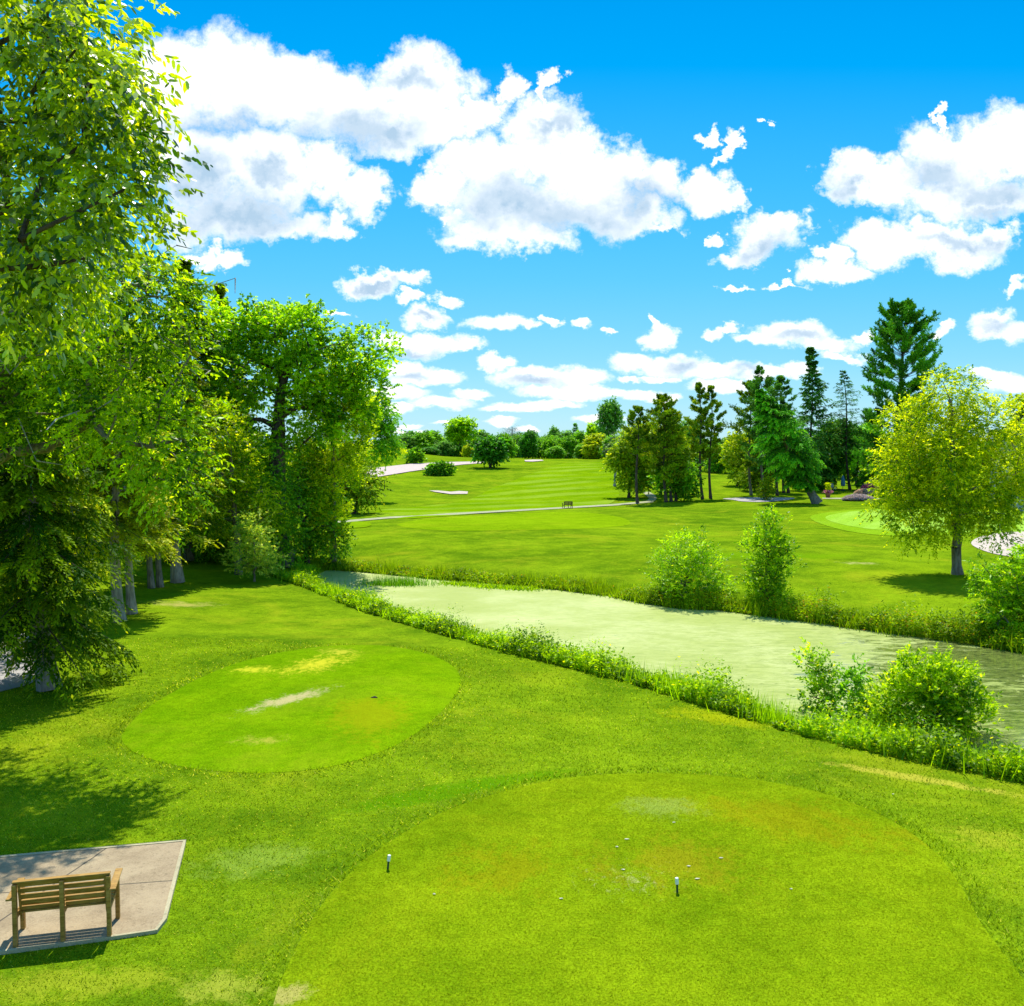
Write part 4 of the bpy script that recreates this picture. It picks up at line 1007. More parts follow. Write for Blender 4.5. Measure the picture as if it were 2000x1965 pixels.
far_conifer(1301, 981, 776, 50, 'pine', 'tall pine with sparse top, left trunk of the close pair beside the round maple', 52, topx=1294, t0=0.25)
far_conifer(1311, 980, 800, 40, 'pine', 'shorter pine, right trunk of the close pair beside the round maple', 53, t0=0.2)
far_conifer(1372, 975, 750, 32, 'pine', 'slender bare-trunked pine standing alone on the lawn, left and taller of two', 54, t0=0.35, topx=1364, nb=70)
far_conifer(1388, 974, 757, 30, 'pine', 'slender bare-trunked pine standing alone on the lawn, right of two', 55, t0=0.35, nb=70)
far_conifer(1467, 967, 748, 46, 'pine', 'broad blue-green pine with a bare lower trunk left of the small yellowish conifer', 56, t0=0.22, topx=1462, nb=100, bark='bark')
far_conifer(1493, 972, 720, 46, 'blue', 'tall dark pine with pale trunk directly behind the small yellowish conifer', 57, t0=0.2, topx=1483, nb=100, bark='bark')
far_conifer(1518, 968, 738, 44, 'blue', 'dark pine with a leafy crown right of the small yellowish conifer', 58, t0=0.2, topx=1522, nb=100)
far_conifer(1531, 963, 790, 26, 'blue', 'shorter slim pine, left of two behind the leaning spruce', 59, t0=0.2)
far_conifer(1540, 963, 830, 24, 'spruce', 'slim pine, right of two behind the leaning spruce', 60, t0=0.2)
far_conifer(1588, 958, 676, 54, 'blue', 'tall dark spruce with a thin broken-looking tip behind the leaning spruce', 61, 'spruce_tree', topx=1582, style='spruce', missing=0.0, lr=(.5,1.15), smin=.2, t0=0.08, nb=150,
            pf=[(0,.7),(.3,1),(.5,.85),(.62,.6),(.75,.5),(.84,.12),(.92,.22),(1,.04)], twigs=14, nleaf=10, leaf=(0.38, 0.17), elev=(0.3,-0.2), hang=0.5)
far_conifer(1660, 957, 722, 50, 'blue', 'sparse see-through spruce with a bare lower trunk left of the huge white pine', 62, 'spruce_tree', topx=1646, style='spruce', lr=(.6,1.15), smin=.2, t0=0.30, nb=85, missing=0.1,
            pf=[(0,1),(.4,1),(.6,.75),(.8,.45),(1,.04)], twigs=9, nleaf=7, leaf=(0.34, 0.10), elev=(0.2,-0.05), hang=0.35)
# the leaning spruce in front
b_ = g3(1597, 984); tp = P(1482, 760, b_[1] + 2)
conifer('spruce_tree', 'bright-tipped green spruce leaning far to the left, its thick grey trunk on the near lawn', 'tree', b_, 16, prof(3.7, [(0,.2),(.2,.38),(.4,.9),(.55,1),(.75,.7),(1,.08)]), 'leaning', 'bark', 63,
    t0=0.16, nb=200, elev=(0.25, -0.3), twigs=20, nleaf=15, leaf=(0.27, 0.12), twiglen=0.26, droop=0.3, hang=0.5, curl=0.12, r_base=0.62, top=tuple(tp), tmid=0.45, tvar=.3)
# huge white pine
b_ = g3(1752, 968); tp = P(1760, 598, b_[1])
conifer('white_pine', 'largest conifer, a huge dark white pine with layered upswept boughs behind the yellow-green tree', 'tree', b_, tp.z - b_[2], prof(5.6, [(0,.9),(.25,1.0),(.5,.8),(.58,1.0),(.68,.85),(.75,.98),(.85,.72),(.94,.42),(1,.1)]), 'wpine', 'bark_dark', 64,
    lr=(.5,1.2), missing=.05, smin=.5, tiers=14, t0=0.10, nb=250, elev=(0.7, -0.1), twigs=16, nleaf=38, leaf=(0.34, 0.11), twiglen=0.17, droop=0.1, curl=0.22, style='pine', r_base=0.5, top=tuple(tp), tmid=.4)

def small_tree(name, label, px, py, lobes, mat, seed, Yo=0.0, group=None, **k):
    b_ = g3(px, py); Y = b_[1] + Yo; b_ = (b_[0] * Y / b_[1], Y, float(zt(b_[0] * Y / b_[1], Y)))
    kw = dict(density=0.45, clump=0.9, nspray=11, nleaf=9, twig=0.7, leaf=(0.36, 0.24), droop=0.3, hang=0.4, r_base=0.22, limb_n=50, bark='bark_dark')
    kw.update(k)
    return broadleaf(name, label, 'tree', b_, [lobe(a, b, c, d, Y, c / F * Y) for a, b, c, d in lobes], mat, seed=seed, group=group, **kw)
small_tree('maple_tree', 'small round dark maple under the close pair of pines', 1320, 979, [(1325,925,34,30),(1340,945,22,22),(1300,935,20,25)], 'mid', 71, density=.75)
small_tree('oak_tree', 'olive-green leafy tree behind the leftmost thin pine, by the bend in the cart path', 1228, 972, [(1235,880,36,42),(1262,860,30,38),(1215,900,24,30),(1240,935,30,24)], 'far_yel', 72, density=.75, tmid=.15)
small_tree('oak_tree', 'bright olive-green tree wrapped round the close pair of pines', 1290, 970, [(1300,865,34,45),(1325,890,25,35),(1285,900,30,40)], 'far_yel', 73, density=.75, Yo=4, tmid=.2)
small_tree('shrub', 'greyish bare-twigged shrub arching beside the cart path bend', 1200, 960, [(1200,870,26,28),(1215,895,22,20)], 'grey', 74, density=.3, leaf=(0.3, 0.03), Yo=10, bark='dead')
small_tree('linden_tree', 'yellow-green leafy tree left of the broad blue-green pine', 1440, 955, [(1440,880,28,36),(1455,920,26,26)], 'far_yel', 75, density=.75, Yo=8, tmid=.3)
small_tree('oak_tree', 'small deciduous tree just right of the two lone slender pines', 1403, 935, [(1405,885,22,18),(1400,905,24,12)], 'mid', 76, density=.75, Yo=20)
small_tree('thorn_tree', 'dark pine-like tree with hanging lower boughs between the tall spruce and the sparse spruce', 1622, 955, [(1625,880,32,50),(1640,850,34,30),(1610,925,24,28)], 'wpine', 77, density=.75, tmid=.3)
small_tree('maple_tree', 'light green tree seen through the sparse spruce', 1672, 950, [(1675,880,28,26),(1690,850,20,16)], 'mid', 78, density=.75, Yo=6, tmid=.6)
small_tree('maple_tree', 'olive bushy tree with hanging boughs below the broad blue-green pine', 1480, 962, [(1475,930,30,22),(1500,900,28,40)], 'pine', 79, density=.75, Yo=3, tmid=.4)
small_tree('oak_tree', 'dark green mass of leaves under the huge white pine', 1745, 962, [(1730,890,44,45),(1700,930,28,22),(1770,920,40,34)], 'dark', 80, density=.75, Yo=6)
small_tree('oak_tree', 'yellowish tree top at the far right edge above the grey roof', 2020, 985, [(2005,790,24,30),(2035,820,50,60),(2040,900,50,50)], 'far_yel', 81, density=.4, Yo=-12, tmid=.2)
b_ = g3(1496, 978)
small_tree('juniper_shrub', 'small yellowish conical conifer in the paved island', 1496, 977, [(1497,962,17,13),(1498,948,12,13),(1499,937,7,9)], 'far_yel', 82, density=1.6, clump=.4, leaf=(0.22,0.09), twig=.35, r_base=.06, tmid=.15)

# ------------------------------------------------------------------ mid distance
small_tree('maple_tree', 'round dark maple standing alone on the hillside right of the road', 958, 914, [(958,876,24,19),(944,883,15,12),(973,883,14,12),(958,888,18,9)], 'dark', 83, density=.42, clump=1.3, leaf=(0.6,0.4), twig=1.0, r_base=.35, limb_n=40)
small_tree('round_shrub', 'rounded dark bush standing alone at the near kerb of the road', 858, 929, [(858,915,20,11),(845,918,12,9),(872,917,11,9)], 'mid', 84, density=.9, clump=.7, leaf=(0.45,0.25), twig=.6, r_base=.1, limb_n=30, tmid=.3)

# distant trees: a few kinds are built, each tree is a copy of one of them
protos = {}
def make_proto(kind):
    z = (0, 5000, 0)
    def lb(x, z_, rx, rz): return ((x, 5000.0, z_), (rx, rx, rz), 1.0)
    S = {'round': ([lb(0,6,3.8,3.2), lb(-2.4,4.4,2.6,2.4), lb(2.5,4.8,2.4,2.6), lb(0.6,8.2,2.2,1.8), lb(0.3,2.4,3.4,1.9), lb(-1.8,7,1.8,1.5)], 1.0),
         'tall': ([lb(0,8,2.4,2.4), lb(-1.6,6,2.0,2.0), lb(1.8,6.6,1.9,2.0), lb(0.3,3.8,2.3,2.2), lb(-2,3.4,1.6,1.5), lb(2.2,3.6,1.6,1.6)], 1.0),
         'vase': ([lb(-1.6,8,1.7,1.7), lb(1.7,8.3,1.7,1.6), lb(0,8.9,1.6,1.3), lb(0,6,1.6,1.8), lb(-2.4,6.4,1.3,1.2), lb(2.5,6.4,1.3,1.4)], 1.0)}
    return S[kind][0]
def far_tree(kind, mat, px, py_base, py_top, w, Y, label, name='deciduous_tree', seed=0):
    key = (kind, mat, seed % 2)
    x = (px - 1000) / F * Y; z = float(zt(x, Y)); H = P(px, py_top, Y).z - z; Wd = w / F * Y
    if key not in protos:
        b0 = (0.0, 5000.0, 0.0)
        dn = {'grey': .25}.get(mat, .62)
        r = broadleaf(name, label, 'tree', b0, make_proto(kind), mat, bark='dead' if mat == 'grey' else 'bark_dark', seed=100 + len(protos), density=dn, clump=0.9, nspray=11, nleaf=7, twig=0.8,
                      leaf=(0.55, 0.03) if mat == 'grey' else (0.46, 0.32), droop=0.25, hang=0.35, r_base=0.3, limb_n=36)
        protos[key] = r
    else:
        src = protos[key]; r = src.copy(); r.name = name; COL.objects.link(r)
        for ch in list(src.children):
            c = ch.copy(); COL.objects.link(c); c.parent = r
    r.location = (x, Y, z); r.rotation_euler = (0, 0, (px * 0.37) % 6.28)
    sx = Wd / 9.5; sz = H / 10.2
    r.scale = (sx, sx, sz)
    tag(r, label, 'tree', 'distant trees beyond the fairway')
    return r
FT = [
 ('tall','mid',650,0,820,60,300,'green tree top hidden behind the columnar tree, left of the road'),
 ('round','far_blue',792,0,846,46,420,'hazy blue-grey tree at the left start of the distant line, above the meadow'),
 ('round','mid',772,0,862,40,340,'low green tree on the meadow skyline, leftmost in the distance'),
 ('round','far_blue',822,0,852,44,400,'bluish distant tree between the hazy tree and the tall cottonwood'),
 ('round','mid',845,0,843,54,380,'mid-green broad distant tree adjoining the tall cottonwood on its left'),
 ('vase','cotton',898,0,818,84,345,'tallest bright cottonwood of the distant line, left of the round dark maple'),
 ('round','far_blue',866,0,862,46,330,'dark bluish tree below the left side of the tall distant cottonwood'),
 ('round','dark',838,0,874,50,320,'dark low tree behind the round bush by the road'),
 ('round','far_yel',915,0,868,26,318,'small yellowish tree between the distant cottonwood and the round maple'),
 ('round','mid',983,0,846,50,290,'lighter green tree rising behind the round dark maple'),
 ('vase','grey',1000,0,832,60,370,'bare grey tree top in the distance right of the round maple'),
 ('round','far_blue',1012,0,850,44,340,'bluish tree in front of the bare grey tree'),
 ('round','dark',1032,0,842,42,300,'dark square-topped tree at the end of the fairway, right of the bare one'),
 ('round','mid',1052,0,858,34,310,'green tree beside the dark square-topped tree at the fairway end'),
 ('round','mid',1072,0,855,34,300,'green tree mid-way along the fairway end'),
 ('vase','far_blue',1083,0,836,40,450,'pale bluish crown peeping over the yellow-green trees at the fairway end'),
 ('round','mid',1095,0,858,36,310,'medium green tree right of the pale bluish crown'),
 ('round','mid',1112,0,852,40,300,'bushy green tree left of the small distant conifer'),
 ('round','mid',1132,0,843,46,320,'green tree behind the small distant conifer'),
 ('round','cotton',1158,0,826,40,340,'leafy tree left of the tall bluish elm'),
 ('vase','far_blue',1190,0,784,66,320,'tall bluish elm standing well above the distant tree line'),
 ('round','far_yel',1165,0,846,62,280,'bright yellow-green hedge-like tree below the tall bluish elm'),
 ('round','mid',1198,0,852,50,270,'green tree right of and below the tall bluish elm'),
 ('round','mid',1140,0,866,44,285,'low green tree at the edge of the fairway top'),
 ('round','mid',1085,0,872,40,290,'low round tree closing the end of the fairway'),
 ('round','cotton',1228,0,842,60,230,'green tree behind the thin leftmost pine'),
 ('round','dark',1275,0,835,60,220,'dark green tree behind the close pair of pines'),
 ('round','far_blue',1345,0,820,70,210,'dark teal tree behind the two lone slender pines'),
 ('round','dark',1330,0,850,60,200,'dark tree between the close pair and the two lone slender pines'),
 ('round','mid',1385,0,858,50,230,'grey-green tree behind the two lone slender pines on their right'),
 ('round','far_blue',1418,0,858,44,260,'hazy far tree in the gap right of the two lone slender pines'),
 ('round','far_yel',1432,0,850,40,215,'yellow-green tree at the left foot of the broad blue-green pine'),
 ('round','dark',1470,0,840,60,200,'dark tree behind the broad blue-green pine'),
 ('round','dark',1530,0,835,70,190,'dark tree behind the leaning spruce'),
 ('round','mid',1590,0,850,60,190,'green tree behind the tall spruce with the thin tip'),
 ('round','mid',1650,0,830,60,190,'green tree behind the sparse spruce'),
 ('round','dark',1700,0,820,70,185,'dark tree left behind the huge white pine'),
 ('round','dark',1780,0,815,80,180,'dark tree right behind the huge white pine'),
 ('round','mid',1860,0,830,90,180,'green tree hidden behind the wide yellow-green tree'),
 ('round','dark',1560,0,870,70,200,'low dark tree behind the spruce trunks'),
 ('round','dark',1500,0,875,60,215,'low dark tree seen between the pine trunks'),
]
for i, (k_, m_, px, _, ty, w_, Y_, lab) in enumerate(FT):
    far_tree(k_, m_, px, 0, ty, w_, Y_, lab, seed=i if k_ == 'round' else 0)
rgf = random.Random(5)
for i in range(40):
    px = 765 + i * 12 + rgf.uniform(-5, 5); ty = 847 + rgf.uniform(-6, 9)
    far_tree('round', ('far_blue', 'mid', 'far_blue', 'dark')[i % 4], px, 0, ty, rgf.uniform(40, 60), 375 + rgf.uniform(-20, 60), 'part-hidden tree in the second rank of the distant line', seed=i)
x_ = (1123 - 1000) / F * 400
conifer('spruce_tree', 'small bluish conifer top above the distant tree line left of the tall elm', 'tree', (x_, 400, float(zt(x_, 400))), 14, prof(3.4), 'far_blue', seed=120, nb=50, twigs=7, nleaf=5, leaf=(0.8, 0.35), t0=0.05, hang=.3)
r0 = None
for i in range(8):
    px = 878 + i * 7.2; Y_ = 330; x_ = (px - 1000) / F * Y_
    if r0 is None:
        r0 = conifer('arborvitae', 'row', 'tree', (x_, Y_, float(zt(x_, Y_))), 3.9, prof(0.85, [(0, .9), (.4, 1), (.8, .6), (1, .1)]), 'dark', seed=130, t0=0.03, nb=46, twigs=6, nleaf=5, leaf=(0.4, 0.2), elev=(1.1, 0.5), r_base=.08)
        r = r0
    else:
        r = r0.copy(); COL.objects.link(r)
        for ch in list(r0.children):
            c = ch.copy(); COL.objects.link(c); c.parent = r
    r.location = (x_, Y_, float(zt(x_, Y_))); r.rotation_euler = (0, 0, i * 1.3); s_ = 1 + 0.12 * math.sin(i * 2.1); r.scale = (s_, s_, s_)
    tag(r, 'slim dark evergreen in the clipped row behind the road', 'tree', 'evergreens in a row behind the road')
small_tree('round_shrub', 'upright two-tone green shrub on the meadow above the road', 811, 905, [(811,893,11,9),(810,884,8,7)], 'mid', 85, density=.9, clump=.8, leaf=(0.5,0.3), twig=.6, r_base=.1, limb_n=20)
# ------------------------------------------------------------------ bank growth, meadow, lawn blades (uncountable growth)
def polyline(pts, n):
    pts = np.array(pts, float); d = np.r_[0, np.cumsum(np.linalg.norm(np.diff(pts, axis=0), axis=1))]
    s = np.linspace(0, d[-1], n); return np.stack([np.interp(s, d, pts[:, 0]), np.interp(s, d, pts[:, 1])], 1), s

def weeds(name, line, off, width, hmax, n, mat, seed, leaf=(0.1, 0.05), stem_p=0.5, hvar=None, nleaf=9, tmid=0.45):
    """clumpy upright weeds scattered along a shore line"""
    rng = RNG(seed)
    pts, s = polyline(line, 600)
    i = rng.integers(0, 599, n); t = rng.random((n, 1))
    p = pts[i] * (1 - t) + pts[i + 1] * t
    tg = pts[np.minimum(i + 1, 599)] - pts[np.maximum(i - 1, 0)]; tg /= np.linalg.norm(tg, axis=1, keepdims=True) + 1e-9
    nr = np.stack([-tg[:, 1], tg[:, 0]], 1)
    sv = s[i]
    lump = np.clip(0.58 + 0.62 * (np.sin(sv * 0.9 + seed + np.sin(sv * .37)) * 0.45 + np.sin(sv * 2.3 + 1.7 * seed + 1.5 * np.sin(sv * .8)) * 0.35 + np.sin(sv * 5.1 + np.sin(sv * 1.9)) * 0.2), .12, 1.3)
    dist = off + width * (rng.random(n) - 0.5)
    p = p + nr * dist[:, None]
    prof_ = 1 - 0.55 * np.abs((dist - off) / (width * 0.5)) ** 2
    h = hmax * lump * prof_ * rng.uniform(0.55, 1.15, n)
    if hvar is not None: h = h * hvar(p)
    k = h > 0.08; p, h = p[k], h[k]; n = len(p)
    z = zt(p[:, 0], p[:, 1]); z = np.maximum(z, WATER)
    o = np.column_stack([p, z])
    d = UP + 0.22 * rng.normal(size=(n, 3))
    hh = h
    V = []
    m = n; tt = np.linspace(0.15, 1.0, nleaf)[None, :, None]
    dn = unit(d)
    pos = o[:, None, :] + dn[:, None, :] * hh[:, None, None] * tt
    a = rng.uniform(0, 6.28, (m, nleaf)); sd_ = np.stack([np.cos(a), np.sin(a), 0.45 + 0.4 * rng.normal(size=a.shape)], 2)
    ld = unit(sd_)
    nrm = UP * 0.6 + 0.5 * rng.normal(size=(m, nleaf, 3)); sdv = unit(np.cross(ld, nrm))
    kq = m * nleaf; sz = rng.uniform(0.6, 1.3, kq)
    V = leaf_quads(pos.reshape(kq, 3), ld.reshape(kq, 3), sdv.reshape(kq, 3), leaf[0] * sz, leaf[1] * sz)
    ct = np.clip(tmid + 0.18 * np.sin(sv[k] * 1.3 + seed) + 0.16 * rng.normal(size=m), 0, 0.93)
    tint = np.clip(np.repeat(ct, nleaf) + 0.12 * rng.normal(size=kq), 0, 0.97); tint[rng.random(kq) < 0.03] = 1.0
    o_ = mesh_np(name, V, np.arange(4 * kq).reshape(kq, 4), L[mat], None, tint)
    return o_

def blades(name, o, h, w, mat, seed, lean=0.35, tint=None, tmid=.5, tv=.2):
    rng = RNG(seed); n = len(o)
    a = rng.uniform(0, 6.28, n); ld = unit(np.stack([np.cos(a) * lean, np.sin(a) * lean, np.ones(n)], 1) + 0.1 * rng.normal(size=(n, 3)))
    b = rng.uniform(0, 6.28, n); s = np.stack([np.cos(b), np.sin(b), np.zeros(n)], 1)
    V = np.stack([o - s * w[:, None] * .5, o + s * w[:, None] * .5, o + ld * h[:, None]], 1).reshape(-1, 3)
    if tint is None: tint = np.clip(tmid + tv * rng.normal(size=n), 0, 0.97)
    return mesh_np(name, V, np.arange(3 * n).reshape(n, 3), L[mat], None, tint)

def near_h(p):
    x = p[:, 0]; return np.interp(x, [-13, -6, 0, 6, 8, 11, 14], [0.8, 0.9, 1.05, 1.0, 0.95, 1.05, 0.9])
tag(weeds('bank_weeds', near_shore, -0.9, 1.9, 1.0, 14000, 'weed', 3, (0.12, 0.06), hvar=near_h), 'bright leafy weeds and brambles along the near pond bank', 'weeds', None, 'stuff')
tag(weeds('bank_weeds', near_shore, -0.2, 1.0, 1.45, 3600, 'shrub', 4, (0.10, 0.03), hvar=near_h, nleaf=12, tmid=.35), 'upright darker stalks standing among the near bank weeds at the waterline', 'weeds', None, 'stuff')
tag(weeds('bank_weeds', far_shore, 0.35, 1.2, 0.75, 12000, 'reed', 5, (0.14, 0.05), nleaf=7, hvar=lambda p: np.interp(p[:, 0], [-14, 5, 8, 12, 20, 30], [0.7, 0.8, 1.1, 1.9, 2.0, 2.2])), 'yellowish reeds and weeds fringing the far pond bank', 'reeds', None, 'stuff')
def shore_blades(name, label, line, off, width, hlo, hhi, n, mat, seed, w=.035, clumps=60, lean=.3, xr=None, tmid=.45):
    rng = RNG(seed); pts, s = polyline(line, 600)
    k = rng.integers(5, 595, clumps)
    if xr: k = k[(pts[k, 0] > xr[0]) & (pts[k, 0] < xr[1])]
    i = k[rng.integers(0, len(k), n)]
    tg = pts[i + 2] - pts[i - 2]; tg /= np.linalg.norm(tg, axis=1, keepdims=True); nr = np.stack([-tg[:, 1], tg[:, 0]], 1)
    hk = rng.uniform(.5, 1.1, 600)[i]
    q = pts[i] + nr * (off + width * (rng.random((n, 1)) - .5)) + rng.normal(size=(n, 2)) * .28
    z = np.maximum(zt(q[:, 0], q[:, 1]), WATER)
    o = blades(name, np.column_stack([q, z]), rng.uniform(hlo, hhi, n) * hk, np.full(n, w) * rng.uniform(.6, 1.3, n), mat, seed + 1, lean, tmid=tmid)
    return tag(o, label, 'weeds', None, 'stuff')
shore_blades('tall_grass', 'tall upright grass blades standing in tufts along the near pond bank', near_shore, -.8, 1.4, .35, 1.0, 13000, 'shrub', 61, .035, 130)
shore_blades('tall_grass', 'upright grass and reed tufts along the far pond bank', far_shore, .3, .6, .3, .85, 9000, 'reed', 63, .05, 110)
rng = RNG(9)
# floating reed patch in the water at the left end
c_ = at_z(772, 1143, WATER); n_ = 900
o_ = np.column_stack([c_[0] + rng.normal(size=n_) * 1.1, c_[1] + rng.normal(size=n_) * 0.35, np.full(n_, WATER)])
tag(blades('water_reeds', o_, rng.uniform(.3, .75, n_), np.full(n_, .03), 'mid', 6, 0.25, tmid=.3), 'sparse dark green reeds standing in the duckweed at the left end of the pond', 'reeds', None, 'stuff')
for nm, lab, (a, b), col in (('ornamental_grass', 'brownish-pink feathery grass clump at the head of the pond', (560, 1108), 'grey'), ('ornamental_grass', 'green arching grass clump at the head of the pond', (582, 1120), 'mid'), ('ornamental_grass', 'small green grass clump nearest the water at the pond head', (604, 1125), 'mid')):
    g_ = g3(a, b); n_ = 260; ang = rng.uniform(0, 6.28, n_); rad = rng.uniform(0, .25, n_)
    o_ = np.column_stack([g_[0] + rad * np.cos(ang), g_[1] + rad * np.sin(ang), np.full(n_, g_[2])])
    ob = blades(nm, o_, rng.uniform(.7, 1.25, n_) * (1.1 if col == 'grey' else .75), np.full(n_, .05), col, 7, 0.5)
    tag(ob, lab, 'grass clump')
# algae tufts at the far shore
pts_, _ = polyline([at_z(a, b, WATER) for a, b in [(880, 1140), (960, 1147), (1040, 1152)]], 40)
n_ = 1500; i_ = rng.integers(0, 40, n_)
o_ = np.column_stack([pts_[i_] + rng.normal(size=(n_, 2)) * np.array([.5, .35]), np.full(n_, WATER)])
tag(blades('pond_plants', o_, rng.uniform(.1, .28, n_), np.full(n_, .07), 'weed', 8, .8), 'low green plants floating off the far bank', 'pond plants', None, 'stuff')

# lawn blades in front, thinning out with distance
def lawn_blades():
    rng = RNG(77); O, H, W = [], [], []
    for (y0, y1, dens_, w, h) in ((10.2, 14, 900, .012, .045), (14, 18, 620, .015, .05), (18, 24, 330, .02, .055), (24, 33, 150, .028, .06)):
        xw = 0.60 * y1; n = int(2 * xw * (y1 - y0) * dens_)
        x = rng.uniform(-xw, xw, n); y = rng.uniform(y0, y1, n)
        k = (np.abs(x) < 0.585 * y + 0.3); x, y = x[k], y[k]
        bad = np.zeros(len(x), bool)
        dt = np.minimum(sdf(x, y, TEE1), sdf(x, y, TEE2)); bad |= dt < -0.02
        bad |= sdf(x, y, PAD) < 0.005 + .03 * np.sin(x * 9) * np.sin(y * 7); bad |= sdf(x, y, POND) < 0.8
        x, y, dt = x[~bad], y[~bad], dt[~bad]
        O.append(np.column_stack([x, y, zt(x, y) - 0.003])); H.append(h * rng.uniform(.5, 1.2, len(x)) * (1 + .9 * (dt < .32))); W.append(w * rng.uniform(.7, 1.3, len(x)))
    O = np.concatenate(O); H = np.concatenate(H); W = np.concatenate(W)
    nz = np.sin(O[:, 0] * 1.1 + 2 * np.sin(O[:, 1] * .7)) * np.sin(O[:, 1] * 1.3 + 1.5 * np.sin(O[:, 0] * .9))
    n5 = np.sin(O[:, 0] * .45 + 1.7 * np.sin(O[:, 1] * .38 + 1)) * np.sin(O[:, 1] * .5 + 1.2 * np.sin(O[:, 0] * .6))
    tint = np.clip(.42 + .10 * nz + .16 * n5 + .26 * rng.normal(size=len(O)), 0, .97); tint[rng.random(len(O)) < .05 + .05 * np.clip(n5, 0, 1)] = 1
    return blades('lawn_blades', O, H, W, 'blade', 78, .95, tint)
tag(lawn_blades(), 'bright rough grass of the lawn around the two tees', 'grass', None, 'stuff')
def tee_blades():
    rng = RNG(79); O, H = [], []
    for poly, y1 in ((TEE1, 19.5),):
        n = 260000; x = rng.uniform(-6.5, 12, n); y = rng.uniform(10.2, y1, n)
        k = (np.abs(x) < .585 * y + .2); x, y = x[k], y[k]; k = sdf(x, y, poly) < -0.05; x, y = x[k], y[k]
        O.append(np.column_stack([x, y, zt(x, y) + .042]))
    O = np.concatenate(O); H = rng.uniform(.008, .018, len(O))
    return blades('tee_turf', O, H, np.full(len(O), .011), 'tee_blade', 80, .9, np.clip(.5 + .25 * rng.normal(size=len(O)), 0, 1))
L['tee_blade'] = m_leaf('tee_blades', (0.15, 0.21, 0.001), (0.27, 0.32, 0.002), 0.3, 0.6, 0.0, (0.42, 0.40, 0.05), 1.1, gain=(1, 1, 1))
tag(tee_blades(), 'short yellow-green mown turf of the front tee', 'grass', None, 'stuff')
# meadow growth above the road
n_ = 5000; x_ = rng.uniform(-62, -30, n_); y_ = rng.uniform(225, 330, n_)
RD = px_poly([(700,922),(738,914),(800,907),(870,903.3),(934,902.0),(950,903),(938,905.6),(905,908),(870,912),(800,922),(740,932),(690,941)])
k_ = (x_ < -24) & (sdf(x_, y_, RD) > 2.0) & (y_ > np.interp(x_, sorted([p[0] for p in RD]), [p[1] for p in sorted(RD)]))
x_, y_ = x_[k_], y_[k_]
o_ = np.column_stack([x_, y_, zt(x_, y_)]); tag(blades('meadow_growth', o_, rng.uniform(.5, 1.5, len(o_)), rng.uniform(.6, 1.3, len(o_)), 'far_yel', 10, .6, tmid=.55), 'tall yellow-green meadow growth on the slope above the road', 'meadow', None, 'stuff')

# ------------------------------------------------------------------ bench on the pad
def m_wood():
    m, t, out = new_mat('oiled_bench_wood')
    tc = t.new('ShaderNodeTexCoord')
    v = t.mapping(tc.outputs['Object'], scale=(2.0, 18, 18)); n = t.noise(v, 2.0, 6, .65, 1.0); n2 = t.noise(tc.outputs['Object'], 5, 4)
    col = t.mix(t.smooth(n, .3, .7), rgb(0.21, 0.105, 0.012), rgb(0.42, 0.235, 0.045))
    col = t.mix(t.smooth(n2, .45, .7, 0, .35), col, rgb(0.48, 0.31, 0.10))
    principled(t, out, col, .6, .3, bump(t, n, .25, .004)); return m
M['wood'] = m_wood()
M['wood_dark'] = m_plain('weathered_dark_wood', (0.09, 0.045, 0.018), .7)
def make_bench(name, label, loc, rz, W_, mat, scale=1.0, three=True):
    r = empty(name, loc, rz); tag(r, label, 'bench')
    H_ = 0.84; hw = W_ / 2
    px_ = [-hw, 0, hw] if three else [-hw, hw]
    for x in px_:
        m = MB(); m.box((x, 0, H_ * .5 - .015), (.055, .075, H_)); m.build('rear_leg', mat, r, .006)
    for x in ([-hw - .03, hw + .03] if three else [-hw, hw]):
        m = MB(); m.box((x, .50, .315), (.055, .075, .64)); m.build('front_leg', mat, r, .006)
        m = MB(); m.box((x + (.02 if x > 0 else -.02), .255, .655), (.095, .62, .028), rx=.03); m.build('armrest', mat, r, .01)
    m = MB()
    for k in range(5):
        z = .80 - k * .088; y = .045 + (.80 - z) * .20
        for (a, b) in (((-hw + .03, -.02), (.02, hw - .03)) if three else ((-hw, hw),)):
            m.box(((a + b) / 2, y, z), (b - a, .022, .068), rx=.2)
    m.build('backrest', mat, r, .004)
    m = MB()
    m.box((0, .02, H_ + .012), (W_ + .05, .07, .022)); m.build('top_rail', mat, r, .005)
    for x in (-hw + .045, hw - .045):
        m = MB(); m.box((x, .105, .56), (.03, .07, .56), rx=.2); m.build('back_bracket', mat, r, .004)
    m = MB()
    for k in range(5): m.box((0, .12 + k * .088, .41 + k * .006), (W_ + .02, .07, .022))
    m.build('seat', mat, r, .004)
    for x in px_:
        m = MB(); m.box((x, .28, .378), (.05, .50, .05)); m.build('seat_bracket', mat, r, .004)
    return r
p1, p2 = ground(31, 1854), ground(214, 1833)
mid = ((p1[0] + p2[0]) / 2, (p1[1] + p2[1]) / 2); rz = math.atan2(p2[1] - p1[1], p2[0] - p1[0])
make_bench('park_bench', 'oiled wooden slatted bench with three rear posts on the concrete pad', (mid[0], mid[1], float(zt(*mid)) + .04), rz, math.dist(p1, p2), M['wood'])
q = ground(1110, 993)
make_bench('park_bench', 'small dark bench far off beside the cart path below the striped fairway', (q[0], q[1], float(zt(*q))), 0.35, 1.05, M['wood_dark'])

